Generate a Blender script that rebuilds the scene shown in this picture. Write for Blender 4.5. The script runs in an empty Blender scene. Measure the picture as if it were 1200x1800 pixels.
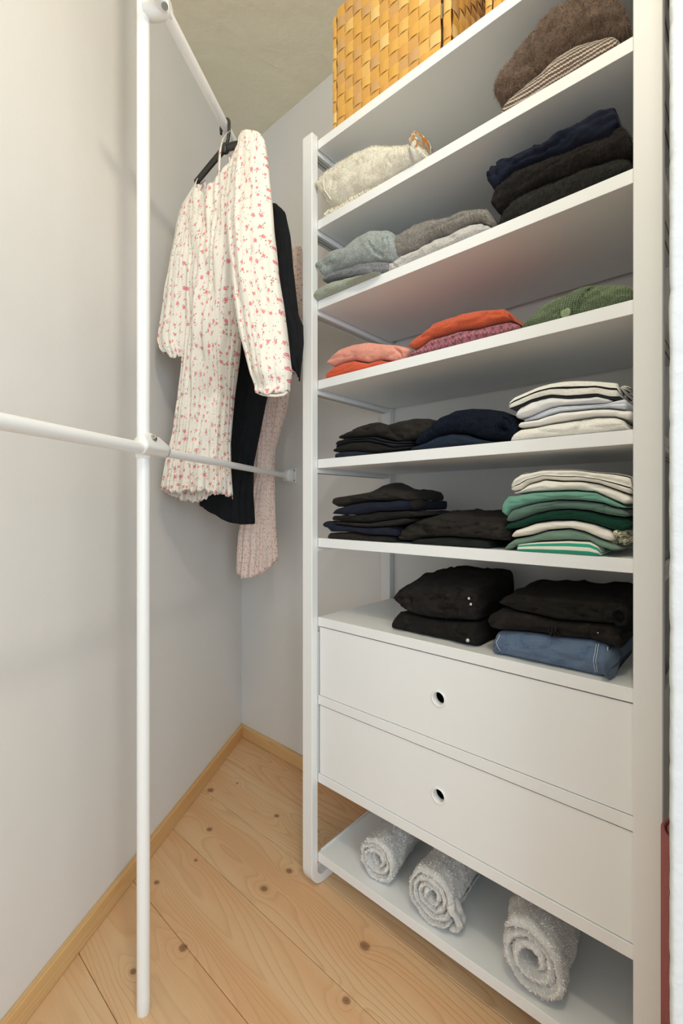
import bpy, math, random
import numpy as np
from mathutils import Vector, Matrix, noise
C = bpy.context.scene.collection
random.seed(7)
rng = np.random.RandomState(5)
# ------------------------------------------------------------------ camera
PXF, PY0, CH = 802.6, 889.45, 1.1301          # focal length and horizon in pixels of the 1200x1800 frame, lens height
cam = bpy.data.cameras.new('camera'); co = bpy.data.objects.new('camera', cam); C.objects.link(co)
co.location = (0, 0, CH); co.rotation_euler = (math.pi/2, 0, 0)
cam.sensor_fit = 'HORIZONTAL'; cam.sensor_width = 36; cam.lens = PXF/1200*36
cam.shift_y = -(900-PY0)/1200; cam.clip_start = .02
bpy.context.scene.camera = co
# ------------------------------------------------------------------ light
w = bpy.data.worlds.new('world'); bpy.context.scene.world = w; w.use_nodes = True
bg = w.node_tree.nodes['Background']; bg.inputs[0].default_value = (.75, .885, 1.0, 1); bg.inputs[1].default_value = 1.40
def area(name, loc, target, sx, sy, power, col):
    L = bpy.data.lights.new(name, 'AREA'); L.shape = 'RECTANGLE'; L.size = sx; L.size_y = sy; L.energy = power; L.color = col
    o = bpy.data.objects.new(name, L); C.objects.link(o); o.location = loc
    o.rotation_euler = (Vector(target)-Vector(loc)).to_track_quat('-Z', 'Y').to_euler(); return o
area('daylight_from_doorway', (.75, -1.3, 1.45), (-.1, 1.3, 1.2), .8, 1.3, 19, (.84, .93, 1))
P = bpy.data.lights.new('ceiling_lamp_light', 'POINT'); P.energy = 22.5; P.shadow_soft_size = .05; P.color = (1, .925, .765)
po = bpy.data.objects.new('ceiling_lamp_light', P); C.objects.link(po); po.location = (.10, .12, 2.50)
vs = bpy.context.scene.view_settings
vs.view_transform = 'Standard'; vs.look = 'None'; vs.gamma = 1; vs.use_curve_mapping = False; vs.exposure = 0.0
# ------------------------------------------------------------------ frames
X0, Z0 = -.0710, 1.3567                        # left inner front corner of the shelving on the floor
LX, LY = .7452, -.6668                         # along the shelves, in world x,y
DX, DY = .6668, .7452                          # into the shelves
ANG = math.atan2(LY, LX)
def W(a, b, z=0): return Vector((X0+LX*a+DX*b, Z0+LY*a+DY*b, z))
def S(px, py, y, k=0, xa=0):
    """where the sight line of a measured point meets the upright plane b = y + k*(a-xa) of the shelving's frame"""
    u = (px-600)/PXF
    # b = y + k(a-xa): X = X0+LX a+DX b, Y = Z0+LY a+DY b ; X = uY
    c0 = y-k*xa
    a = (u*(Z0+DY*c0)-(X0+DX*c0))/((LX+DX*k)-u*(LY+DY*k))
    b = c0+k*a
    Y = Z0+LY*a+DY*b
    return a, CH+(PY0-py)*Y/PXF, b
# ------------------------------------------------------------------ node materials
def srgb(c):
    return tuple(((x/255)/12.92 if x/255 <= .04045 else ((x/255+.055)/1.055)**2.4) for x in c)+(1,)
class NT:
    def __init__(s, name, rough=.6, spec=.5):
        s.m = bpy.data.materials.new(name); s.m.use_nodes = True; s.t = s.m.node_tree; s.b = s.t.nodes['Principled BSDF']
        s.b.inputs['Roughness'].default_value = rough; s.b.inputs['Specular IOR Level'].default_value = spec
    def n(s, typ, **kw):
        o = s.t.nodes.new(typ)
        for k, v in kw.items(): setattr(o, k, v)
        return o
    def put(s, i, v):
        if hasattr(v, 'is_output') or isinstance(v, bpy.types.NodeSocket): s.t.links.new(v, i)
        else: i.default_value = v
    def math(s, op, a, b=0, c=0):
        o = s.n('ShaderNodeMath', operation=op)
        for i, v in zip(o.inputs, (a, b, c)): s.put(i, v)
        return o.outputs[0]
    def vmul(s, v, sc):
        o = s.n('ShaderNodeVectorMath', operation='MULTIPLY'); s.put(o.inputs[0], v); o.inputs[1].default_value = sc; return o.outputs[0]
    def vadd(s, v, w2):
        o = s.n('ShaderNodeVectorMath', operation='ADD'); s.put(o.inputs[0], v); s.put(o.inputs[1], w2); return o.outputs[0]
    def noise(s, v, sc, det=2, rough=.5, col=False):
        o = s.n('ShaderNodeTexNoise'); s.put(o.inputs['Vector'], v); o.inputs['Scale'].default_value = sc
        o.inputs['Detail'].default_value = det; o.inputs['Roughness'].default_value = rough
        return o.outputs['Color' if col else 'Fac']
    def ramp(s, f, stops):
        o = s.n('ShaderNodeValToRGB'); s.put(o.inputs[0], f); e = o.color_ramp.elements
        while len(e) < len(stops): e.new(.5)
        for q, (p, c) in zip(e, stops): q.position = p; q.color = c
        return o.outputs[0]
    def mix(s, f, a, b, mode='MIX'):
        o = s.n('ShaderNodeMix', data_type='RGBA', blend_type=mode); s.put(o.inputs[0], f); s.put(o.inputs[6], a); s.put(o.inputs[7], b); return o.outputs[2]
    def bump(s, h, dist, st=1):
        o = s.n('ShaderNodeBump'); s.put(o.inputs['Height'], h); o.inputs['Distance'].default_value = dist; o.inputs['Strength'].default_value = st
        s.t.links.new(o.outputs[0], s.b.inputs['Normal'])
    def color(s, c): s.put(s.b.inputs['Base Color'], c)
    def uv(s, name='UVMap'): return s.n('ShaderNodeUVMap', uv_map=name).outputs[0]
    def obj(s): return s.n('ShaderNodeTexCoord').outputs['Object']
    def sep(s, v):
        o = s.n('ShaderNodeSeparateXYZ'); s.put(o.inputs[0], v); return o.outputs
    def comb(s, x, y, z=0):
        o = s.n('ShaderNodeCombineXYZ')
        for i, v in zip(o.inputs, (x, y, z)): s.put(i, v)
        return o.outputs[0]
BW = [(.0, (0, 0, 0, 1)), (1, (1, 1, 1, 1))]
def plain(name, c, rough=.45, spec=.5, bump=0, bs=60):
    t = NT(name, rough, spec); t.color(srgb(c))
    if bump: t.bump(t.noise(t.obj(), bs, 4), bump)
    return t.m
def plaster(name, c, b=.0025, sc=9, streak=False):
    t = NT(name, .85, .2); o = t.obj()
    n1 = t.noise(o, 2.2, 3); t.color(t.mix(n1, srgb(c), srgb([x*.965 for x in c])))
    h = t.math('ADD', t.noise(o, sc, 5, .55), t.math('MULTIPLY', t.noise(o, sc*7, 3), .12))
    sm = t.ramp(t.noise(t.vadd(o, t.vmul(t.noise(o, 3, 2, .5, True), (.3, .3, .3))), 5, 1), [(.6, (0, 0, 0, 1)), (.64, (1, 1, 1, 1)), (.68, (.2, .2, .2, 1))])
    t.bump(t.math('ADD', h, t.math('MULTIPLY', sm, .05)), b); return t.m
M = {}
M['wall'] = plaster('painted plaster wall', (234, 231, 227), .002)
M['ceil'] = plaster('painted ceiling', (240, 232, 208), .007, 8)
M['brick'] = plaster('white painted brick', (214, 216, 216), .006, 14)
M['white'] = plain('white lacquer', (232, 233, 232), .38, .45)
M['frame'] = plain('white powder coated metal', (233, 233, 231), .42, .45)
M['rail'] = plain('glossy white rail', (240, 240, 238), .3, .5)
M['slot'] = plain('shaded groove metal', (120, 118, 112), .6)
M['steel'] = plain('brushed steel', (150, 150, 146), .3); M['steel'].node_tree.nodes['Principled BSDF'].inputs['Metallic'].default_value = .9
M['rim'] = plain('white plastic', (238, 237, 233), .3)
M['inside'] = plain('shade-toned drawer interior', (60, 56, 52), .8)  # shade of the enclosed drawer box is put into this colour
M['hanger'] = plain('dark hanger plastic', (42, 41, 36), .42)
KN = [(-.641, .042, 1.3), (-.329, .12, .9), (-.45, -.082, 1.), (-.106, -.018, 1.), (-.112, -.111, 1.1), (-.36, -.188, .6), (-.37, -.312, .8), (-.123, -.363, 1.1), (-.158, -.475, .8), (.22, -.05, 1.3), (.27, -.179, .9), (-.17, .16, 1.1), (-.60, .14, .5), (.55, -.10, 1.)]
def wood(name, base, dark, planks=True):
    t = NT(name, .5, .35); v = t.uv(); s = t.sep(v)
    rnd = t.n('ShaderNodeObjectInfo').outputs['Random']
    sh = t.math('MULTIPLY', rnd, 37.)
    dmin = None; push = None
    if planks:
        for kx, ky, ks in KN:
            d = t.n('ShaderNodeVectorMath', operation='DISTANCE')
            t.put(d.inputs[0], t.vmul(v, (1, 1.25, 0))); d.inputs[1].default_value = (kx, ky*1.25, 0)
            q = t.math('DIVIDE', d.outputs['Value'], ks*.8)
            dmin = q if dmin is None else t.math('MINIMUM', dmin, q)
        wob = t.math('MULTIPLY', t.math('SUBTRACT', t.noise(v, 90, 2), .5), .004); dmin = t.math('ADD', dmin, wob)
        push = t.math('MULTIPLY', t.math('POWER', 2.718, t.math('MULTIPLY', dmin, -28.)), .55)
    p = t.comb(t.math('ADD', t.math('MULTIPLY', s[0], .55), sh), t.math('ADD', t.math('MULTIPLY', s[1], 5.5), sh))
    f = t.noise(p, 1., 1.5, .4)
    if push is not None: f = t.math('ADD', f, t.math('MULTIPLY', push, .2))
    rings = t.math('FRACT', t.math('MULTIPLY', t.math('ADD', f, t.math('MULTIPLY', s[1], .55)), 34.))
    line = t.ramp(rings, [(0, (0, 0, 0, 1)), (.62, (.25, .25, .25, 1)), (.88, (1, 1, 1, 1)), (1, (0, 0, 0, 1))])
    fine = t.noise(t.comb(t.math('MULTIPLY', s[0], 5.), t.math('ADD', t.math('MULTIPLY', s[1], 260.), sh)), 1., 3)
    zone = t.ramp(t.noise(t.comb(t.math('ADD', t.math('MULTIPLY', s[0], .8), sh), t.math('MULTIPLY', s[1], 9.)), 1., 2), [(.35, (0, 0, 0, 1)), (.65, (1, 1, 1, 1))])
    c = t.mix(zone, srgb(base), srgb((base[0]-6, base[1]-22, base[2]-26)))
    c = t.mix(rnd, c, t.mix(.35, c, srgb((base[0]+8, base[1]+8, base[2]+8))))
    c = t.mix(t.math('MULTIPLY', line, t.math('ADD', t.math('MULTIPLY', rnd, .25), .24)), c, srgb(dark))
    c = t.mix(t.math('MULTIPLY', fine, .22), c, srgb(dark))
    if dmin is not None:
        k = t.ramp(dmin, [(0, srgb((120, 84, 58))), (.008, srgb((146, 104, 72))), (.0105, srgb((84, 55, 36))), (.014, srgb((176, 130, 88)))])
        fac = t.ramp(dmin, [(0, (.9, .9, .9, 1)), (.011, (.85, .85, .85, 1)), (.014, (.3, .3, .3, 1)), (.022, (0, 0, 0, 1))])
        c = t.mix(fac, c, k)
    t.color(c); t.bump(t.math('ADD', line, fine), .0004); return t.m
M['floor'] = wood('pine floor boards', (228, 194, 152), (190, 142, 98))
M['skirt'] = wood('pine skirting', (226, 192, 138), (196, 148, 92), False)
t = NT('woven birch bark', .42, .5)
ca = t.n('ShaderNodeAttribute', attribute_name='tone').outputs['Fac']; v = t.uv(); s = t.sep(v)
gr = t.noise(t.comb(t.math('MULTIPLY', s[0], 14.), t.math('MULTIPLY', s[1], 420.)), 1., 3)
c = t.ramp(ca, [(0, srgb((200, 160, 110))), (.3, srgb((214, 160, 82))), (.55, srgb((220, 168, 80))), (.8, srgb((228, 184, 104))), (1, srgb((236, 208, 146)))])
t.color(t.mix(t.math('MULTIPLY', gr, .55), c, t.mix(.5, c, srgb((176, 116, 40))))); t.bump(gr, .0006); M['birch'] = t.m
def cloth(name, c1, c2=None, kind='felt', b=.0012, stripes=None, rough=.95):
    t = NT(name, rough, .12); v = t.uv(); s = t.sep(v); c2 = c2 or tuple(x*.8 for x in c1)
    t.b.inputs['Sheen Weight'].default_value = .18 if max(c1) > 70 else .015
    n1 = t.noise(v, 260, 3, .7); n2 = t.noise(v, 28, 3)
    if kind == 'felt':
        f = t.ramp(n1, [(.35, (0, 0, 0, 1)), (.68, (1, 1, 1, 1))]); c = t.mix(f, srgb(c1), srgb(c2)); h = t.math('ADD', n1, n2)
    elif kind == 'mohair':
        f = t.ramp(t.noise(t.vadd(t.vmul(v, (1, .5, 1)), t.vmul(t.noise(v, 60, 2, .5, True), (.02, .02, 0))), 240, 4, .7), [(.35, (0, 0, 0, 1)), (.7, (1, 1, 1, 1))])
        c = t.mix(f, srgb(c1), srgb(c2)); h = t.math('ADD', f, n2)
    elif kind == 'knit':
        a = t.math('SINE', t.math('MULTIPLY', t.math('ADD', s[0], t.math('MULTIPLY', n2, .004)), 1500.))
        q = t.math('SINE', t.math('ADD', t.math('MULTIPLY', s[1], 1900.), t.math('MULTIPLY', t.math('ABSOLUTE', a), 2.)))
        h = t.math('ADD', t.math('ADD', a, t.math('MULTIPLY', q, .7)), n1); c = t.mix(t.ramp(h, [(.0, (1, 1, 1, 1)), (1., (0, 0, 0, 1))]), srgb(c1), srgb(c2)); c = t.mix(t.math('MULTIPLY', n1, .5), c, srgb(c2))
    elif kind == 'rib':                                       # coarse two-colour ridges along the garment
        z = t.math('ADD', s[1], t.math('MULTIPLY', t.math('SINE', t.math('MULTIPLY', s[0], 1100.)), .0006))
        a = t.math('SINE', t.math('MULTIPLY', z, 1700.)); h = t.math('MULTIPLY', a, 1.2)
        f = t.ramp(t.math('SINE', t.math('MULTIPLY', z, 850.)), [(.35, (0, 0, 0, 1)), (.5, (1, 1, 1, 1))]); c = t.mix(f, srgb(c1), srgb(c2))
    elif kind == 'cable':
        a = t.math('SINE', t.math('MULTIPLY', s[0], 330.)); q = t.math('SINE', t.math('ADD', t.math('MULTIPLY', s[1], 420.), t.math('MULTIPLY', a, 2.2)))
        h = t.math('ADD', t.math('ADD', t.math('MULTIPLY', a, q), t.math('MULTIPLY', q, .6)), t.math('MULTIPLY', n1, .4)); c = t.mix(t.math('MULTIPLY', t.ramp(h, [(0, (1, 1, 1, 1)), (.6, (0, 0, 0, 1))]), .7), srgb(c1), srgb(c2))
    elif kind == 'denim':
        tw = t.math('SINE', t.math('MULTIPLY', t.math('ADD', s[0], s[1]), 5200.))
        sl = t.noise(t.comb(t.math('MULTIPLY', s[0], 60.), t.math('MULTIPLY', s[1], 700.)), 1., 2); sl2 = t.noise(t.comb(t.math('MULTIPLY', s[0], 900.), t.math('MULTIPLY', s[1], 70.)), 1., 2)
        f = t.math('ADD', t.math('MULTIPLY', n2, .8), t.math('MULTIPLY', t.math('ADD', sl, sl2), .6))
        c = t.mix(t.ramp(f, [(.68, (0, 0, 0, 1)), (1.2, (1, 1, 1, 1))]), srgb(c1), srgb(c2)); h = t.math('ADD', t.math('MULTIPLY', tw, .3), n1)
    else:                                                      # smooth cotton
        c = t.mix(n2, srgb(c1), srgb(c2)); h = t.math('MULTIPLY', n1, .5)
    if stripes:                                                # woven bands at fixed fractions round the fold
        z = t.sep(t.uv('Band'))[1]; st = stripes[1]
        for a0, a1 in stripes[0]:
            c = t.mix(t.math('MULTIPLY', t.math('GREATER_THAN', z, a0), t.math('LESS_THAN', z, a1)), c, srgb(st))
    t.color(c); t.bump(h, b); return t.m
def floral(name, base, pinks, green, sc, dens=1.):
    t = NT(name, .85, .15); v = t.uv(); t.b.inputs['Sheen Weight'].default_value = .1
    t.b.inputs['Subsurface Weight'].default_value = .0
    vv = t.vadd(v, t.vmul(t.noise(v, 900, 1, .5, True), (.0016, .0016, 0)))
    def vor(scale, off, rand=.75):
        o = t.n('ShaderNodeTexVoronoi', voronoi_dimensions='2D'); t.put(o.inputs['Vector'], t.vadd(vv, off)); o.inputs['Scale'].default_value = scale; o.inputs['Randomness'].default_value = rand; return o.outputs['Distance'], t.sep(o.outputs['Color'])
    d, cc = vor(sc, (0, 0, 0)); n = t.noise(v, 330, 2, .6); n3 = t.noise(v, 620, 1, .5)
    rose = t.math('LESS_THAN', t.math('ADD', d, t.math('MULTIPLY', t.math('SUBTRACT', n, .5), .42)), t.math('ADD', t.math('MULTIPLY', cc[0], .10), .12))
    flower = t.math('MULTIPLY', t.math('MULTIPLY', rose, t.math('LESS_THAN', n3, .60)), t.math('LESS_THAN', cc[1], .85*dens))
    petal = t.ramp(t.noise(v, 800, 1), [(.42, srgb(pinks[0])), (.55, srgb(pinks[1]))])
    d2, c2 = vor(sc*1.25, (.37, .11, 0), .9)
    bud = t.math('MULTIPLY', t.math('LESS_THAN', t.math('ADD', d2, t.math('MULTIPLY', t.math('SUBTRACT', n, .5), .3)), .085), t.math('LESS_THAN', c2[1], .7*dens))
    ring = t.math('MULTIPLY', t.math('GREATER_THAN', d, .2), t.math('LESS_THAN', d, .42))
    o = t.n('ShaderNodeTexVoronoi', voronoi_dimensions='2D'); r_ = t.n('ShaderNodeVectorRotate', rotation_type='Z_AXIS'); t.put(r_.inputs['Vector'], vv); r_.inputs['Angle'].default_value = .7
    t.put(o.inputs['Vector'], t.vadd(t.vmul(r_.outputs[0], (2.0, .9, 1)), (.2, .7, 0))); o.inputs['Scale'].default_value = sc*2.1
    cc3 = t.sep(o.outputs['Color']); leaf = t.math('MULTIPLY', t.math('MULTIPLY', t.math('LESS_THAN', t.math('ADD', o.outputs['Distance'], t.math('MULTIPLY', t.math('SUBTRACT', n, .5), .2)), .20), t.math('LESS_THAN', cc3[0], .5*dens)), ring)
    c = t.mix(t.math('MULTIPLY', leaf, .8), srgb(base), srgb(green)); c = t.mix(t.math('MULTIPLY', bud, .85), c, srgb(pinks[1])); c = t.mix(flower, c, petal)
    t.color(c); t.bump(t.noise(v, 300, 3), .0005); return t.m
# ------------------------------------------------------------------ mesh helpers
def mesh(name, V, F, mat, uv=None, uv2=None, smooth=True):
    me = bpy.data.meshes.new(name); me.from_pydata([tuple(map(float, p)) for p in V], [], F); me.update()
    me.polygons.foreach_set('use_smooth', [smooth]*len(me.polygons))
    for nm, u in (('UVMap', uv), ('Band', uv2)):
        if u is not None:
            L = me.uv_layers.new(name=nm); idx = np.empty(len(me.loops), dtype=np.int32); me.loops.foreach_get('vertex_index', idx)
            L.data.foreach_set('uv', np.asarray(u, dtype=np.float32)[idx].ravel())
    me.materials.append(mat); return me
def link(name, me, parent=None, loc=None, rot=None):
    o = bpy.data.objects.new(name, me); C.objects.link(o)
    if parent is not None: o.parent = parent
    if loc is not None: o.location = loc
    if rot is not None: o.rotation_euler = rot
    return o
def tag(o, label, cat, group=None):
    o['label'] = label; o['category'] = cat
    if group: o['group'] = group
    return o
def empty(name, loc, rz, label, cat, group=None):
    o = link(name, None, None, loc, (0, 0, rz)); o.empty_display_size = .05; return tag(o, label, cat, group)
def struct(o): o['kind'] = 'structure'; return o
def box(x0, x1, y0, y1, z0, z1, bev=0, seg=2):
    import bmesh
    bm = bmesh.new(); bmesh.ops.create_cube(bm, size=1)
    for v in bm.verts: v.co = Vector(((x0+x1)/2+v.co.x*(x1-x0), (y0+y1)/2+v.co.y*(y1-y0), (z0+z1)/2+v.co.z*(z1-z0)))
    if bev: bmesh.ops.bevel(bm, geom=bm.edges[:], offset=bev, segments=seg, profile=.5, affect='EDGES')
    return bm
def bm_obj(name, bm, mat, parent=None, uvw=None, loc=None, rot=None, smooth=False):
    import bmesh
    bmesh.ops.recalc_face_normals(bm, faces=bm.faces[:])
    me = bpy.data.meshes.new(name)
    if uvw:
        L = bm.loops.layers.uv.new('UVMap')
        for f in bm.faces:
            for lp in f.loops: lp[L].uv = uvw(lp.vert.co, f.normal)
    bm.to_mesh(me); bm.free(); me.materials.append(mat)
    if smooth: me.polygons.foreach_set('use_smooth', [True]*len(me.polygons))
    return link(name, me, parent, loc, rot)
def join(*bms):
    import bmesh
    me = bpy.data.meshes.new('tmp'); out = bmesh.new()
    for b in bms:
        b.to_mesh(me); out.from_mesh(me); b.free()
    bpy.data.meshes.remove(me); return out
def tube(name, pts, r, mat, parent=None, seg=20, ends=True, flat=1.):
    """round bar through points, with its own frame carried along; r may be a list"""
    P_ = [Vector(p) for p in pts]; n = len(P_); rs = r if isinstance(r, (list, tuple)) else [r]*n
    V = []; F = []; up = None
    for i in range(n):
        d = (P_[min(i+1, n-1)]-P_[max(i-1, 0)]).normalized()
        if up is None: up = d.orthogonal().normalized()
        up = (up-d*up.dot(d)).normalized(); s = d.cross(up)
        for k in range(seg):
            a = 2*math.pi*k/seg; V.append(P_[i]+up*math.cos(a)*rs[i]+s*math.sin(a)*rs[i]*flat)
    for i in range(n-1):
        for k in range(seg):
            a, b = i*seg+k, i*seg+(k+1) % seg; F.append((a, b, b+seg, a+seg))
    if ends:                                   # caps keep their own corners, so the round side shades evenly
        b0 = len(V); V += V[:seg]; b1 = len(V); V += V[(n-1)*seg:n*seg]
        F.append(tuple(b0+k for k in range(seg-1, -1, -1))); F.append(tuple(b1+k for k in range(seg)))
    return link(name, mesh(name, V, F, mat), parent)
def ribbon(name, pts, wd, th, side, mat, parent=None):
    """flat strap through points, wide along `side`"""
    V = []; F = []; U = []; P_ = [Vector(p) for p in pts]; sd = Vector(side).normalized(); ln = 0
    for i, p in enumerate(P_):
        if i: ln += (p-P_[i-1]).length
        d = (P_[min(i+1, len(P_)-1)]-P_[max(i-1, 0)]).normalized(); nn = d.cross(sd).normalized()
        for a, b in ((-1, -1), (1, -1), (1, 1), (-1, 1)): V.append(p+sd*a*wd/2+nn*b*th/2); U.append((a*wd/2+.3, ln))
    for i in range(len(P_)-1):
        for k in range(4): F.append((i*4+k, i*4+(k+1) % 4, i*4+4+(k+1) % 4, i*4+4+k))
    F += [(3, 2, 1, 0), tuple(len(P_)*4-4+k for k in range(4))]
    return link(name, mesh(name, V, F, mat, U), parent)
# ------------------------------------------------------------------ the room
BACK = .392; CEIL = 2.885
LWX, LWY = .1640, .9865                        # heading of the left wall
CORN = Vector((-.4947, 2.2618, 0))
def slab(name, p0, p1, z0, z1, th, mat):
    """wall whose face runs p0 -> p1, thickness goes to the left of that heading"""
    p0 = Vector((p0[0], p0[1], 0)); p1 = Vector((p1[0], p1[1], 0)); d = (p1-p0); L = d.length
    o = bm_obj(name, box(0, L, 0, th, z0, z1), mat, None, None, p0, (0, 0, math.atan2(d.y, d.x))); return struct(o)
LW0 = CORN-Vector((LWX, LWY, 0))*4.0
slab('wall_left', LW0, CORN, 0, CEIL, .12, M['wall'])
bk0 = W(2.1, BACK); ck = CORN-Vector((LX, LY, 0))*.0
slab('wall_back', CORN, W(1.95, BACK), 0, CEIL, .12, M['wall'])
slab('wall_far_right', W(1.95, BACK), (1.12, -.2), 0, CEIL, .12, M['wall'])
# white brick pier beside the camera, with irregular rounded painted corner
def pier():
    nz = 300; V = []; F = []; c = Vector((.3955, .552)); f = Vector((.995, -.10)).normalized(); k_ = Vector((.62, .785)).normalized()
    path = [c+f*q for q in (.8, .4, .2, .1, .07, .055, .045, .036, .028, .02, .014)]
    path += [c+f*(.010-.010*math.sin(a))+k_*(.012-.012*math.cos(a)) for a in np.linspace(0, math.pi/2, 8)]
    e1 = c+k_*.040; e2 = c+k_*.052+f*.006
    path += [c+k_*.026, e1, e2, c+k_*.055+f*.2, c+k_*.055+f*.8]
    m = len(path)
    for j in range(nz+1):
        z = CEIL*j/nz
        for i, p in enumerate(path):
            course = (z % .082)/.082; mort = math.exp(-((min(course, 1-course))/.07)**2)
            a = .0016*noise.noise(Vector((p.x*30, p.y*30, z*18)))+.0007*noise.noise(Vector((p.x*70, p.y*70, z*70)))-.0016*mort
            nrm = (c+f*.03+k_*.03-p).normalized()*-1 if 8 < i < m-3 else Vector((0, -1))
            V.append((p.x+nrm.x*a, p.y+nrm.y*a, z))
    for j in range(nz):
        for i in range(m):
            a, b = j*m+i, j*m+(i+1) % m; F.append((a, b, b+m, a+m))
    return struct(link('wall_right', mesh('wall_right', V, F, M['brick'])))
pier()
cb = struct(bm_obj('ceiling', box(-2.2, 2.6, -1.9, 3.2, CEIL, CEIL+.1), M['ceil']))
# floor: board bed and single boards (edges measured in the shelving's frame)
fl = struct(bm_obj('floor', box(-2.2, 2.6, -1.9, 3.2, -.08, -.022), plain('floor bed', (70, 50, 34), .9)))
edges = [-2.256, -2.066, -1.876, -1.686, -1.496, -1.306, -1.116, -.926, -.736, -.546, -.356, -.165, .026, .217, .40]
rz = random.Random(3)
for i in range(len(edges)-1):
    y0_, y1_ = edges[i], edges[i+1]; cuts = [-2.6, -.675, .9, 2.2] if i == len(edges)-2 else [-2.6, rz.choice([.62, 1.3, 1.7, 2.2]), 2.2]
    cuts = sorted(set(cuts))
    for j in range(len(cuts)-1):
        xa, xb = cuts[j], cuts[j+1]
        if xa == -2.6: xa = max(xa, -1.02+ -0.62*(y0_-.392)) if y0_ < .39 else xa
        xa = max(xa, -2.6); 
        # left wall line in this frame, keep boards just under the skirting
        bm = box(xa+.0004, xb-.0004, y0_+.0006, y1_-.0006, -.022, 0, .0014, 1)
        rv = rz.random()
        o = bm_obj('plank', bm, M['floor'], fl, (lambda co, n: (co.x, co.y)))
        o.matrix_parent_inverse = Matrix.Identity(4); o.location = (X0, Z0, 0); o.rotation_euler = (0, 0, ANG)
# skirting
def skirt(name, p0, p1, th=.0165, h=.056):
    p0 = Vector((p0[0], p0[1], 0)); p1 = Vector((p1[0], p1[1], 0)); d = p1-p0
    o = bm_obj(name, box(0, d.length, -th, 0, .0005, h, .003, 2), M['skirt'], None, lambda co, n: (co.x, co.z*1.+co.y), p0, (0, 0, math.atan2(d.y, d.x))); return struct(o)
skirt('baseboard_left', LW0, CORN)
skirt('baseboard_back', CORN+Vector((LX, LY, 0))*.017, W(1.94, BACK))
# ------------------------------------------------------------------ shelving unit
TOPS = [2.2154, 1.9773, 1.7391, 1.5026, 1.2684, 1.0349, .8009]
RAIL, LOW, BOT, TH = .5687, .3371, .1021, .0262
SW = .804
unit = empty('shelving_unit', W(0, 0, 0), ANG, 'tall white open shelving unit with two drawers against the back wall', 'shelving')
def side_frame(x0_, x1_):
    ya, yb, zt, R, r = -.0236, .390, 2.227, .052, .027; t_ = .025
    outer = [(ya, zt)]; inner = [(ya+t_, zt)]
    N = 12
    for k in range(N+1):
        a = math.pi+math.pi/2*k/N
        outer.append((ya+R+R*math.cos(a), R+R*math.sin(a))); inner.append((ya+t_+r+r*math.cos(a), t_+r+r*math.sin(a)))
    for k in range(N+1):
        a = 1.5*math.pi+math.pi/2*k/N
        outer.append((yb-R+R*math.cos(a), R+R*math.sin(a))); inner.append((yb-t_-r+r*math.cos(a), t_+r+r*math.sin(a)))
    outer.append((yb, zt)); inner.append((yb-t_, zt))
    V = []; F = []; n = len(outer); b = .0015
    # rounded rectangular profile: 8 points round the section
    for i in range(n):
        o_, q = Vector(outer[i]), Vector(inner[i]); d = (q-o_).normalized()
        for (s_, x_) in ((0, x0_+b), (b, x0_), (t_-b, x0_), (t_, x0_+b), (t_, x1_-b), (t_-b, x1_), (b, x1_), (0, x1_-b)):
            p = o_+d*s_ if s_ < t_/2 else q-d*(t_-s_)
            V.append((x_, p.x, max(p.y, .0)))
    for i in range(n-1):
        for k in range(8):
            a, c = i*8+k, i*8+(k+1) % 8; F.append((a, c, c+8, a+8))
    F.append(tuple(range(7, -1, -1))); F.append(tuple((n-1)*8+k for k in range(8)))
    me = mesh('side_frame', V, F, M['frame'], smooth=False)
    return link('side_frame', me, unit)
side_frame(-.040, 0); side_frame(SW, SW+.0435)
for x_ in (-.040, SW):          # support bars under each shelf, between front and back post
    for i, z in enumerate(TOPS[:-1]):
        w_ = .036 if x_ < 0 else .038
        br = bm_obj('shelf_bracket', join(box(x_+.002, x_+.002+w_, .0015, .365, z-.040, z-.0285, .001, 1), box(x_+.002, x_+.010, .0015, .365, z-.0285, z-.012), box(x_+w_-.007, x_+w_+.002, .0015, .365, z-.0285, z-.012)), M['frame'], unit)
        bm_obj('groove', join(box(x_+.016, x_+.0185, .004, .36, z-.0407, z-.0402), box(x_+.026, x_+.0275, .004, .36, z-.0407, z-.0402)), M['slot'], br)
for z in TOPS+[BOT]:
    o = bm_obj('shelf', box(.0012, SW-.0012, 0, .366, z-TH, z, .0009, 2), M['white'], unit)
    if z == BOT: bm_obj('side_lip', box(.0015, .005, .012, .36, z+.0001, z+.0045), M['white'], o)
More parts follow.
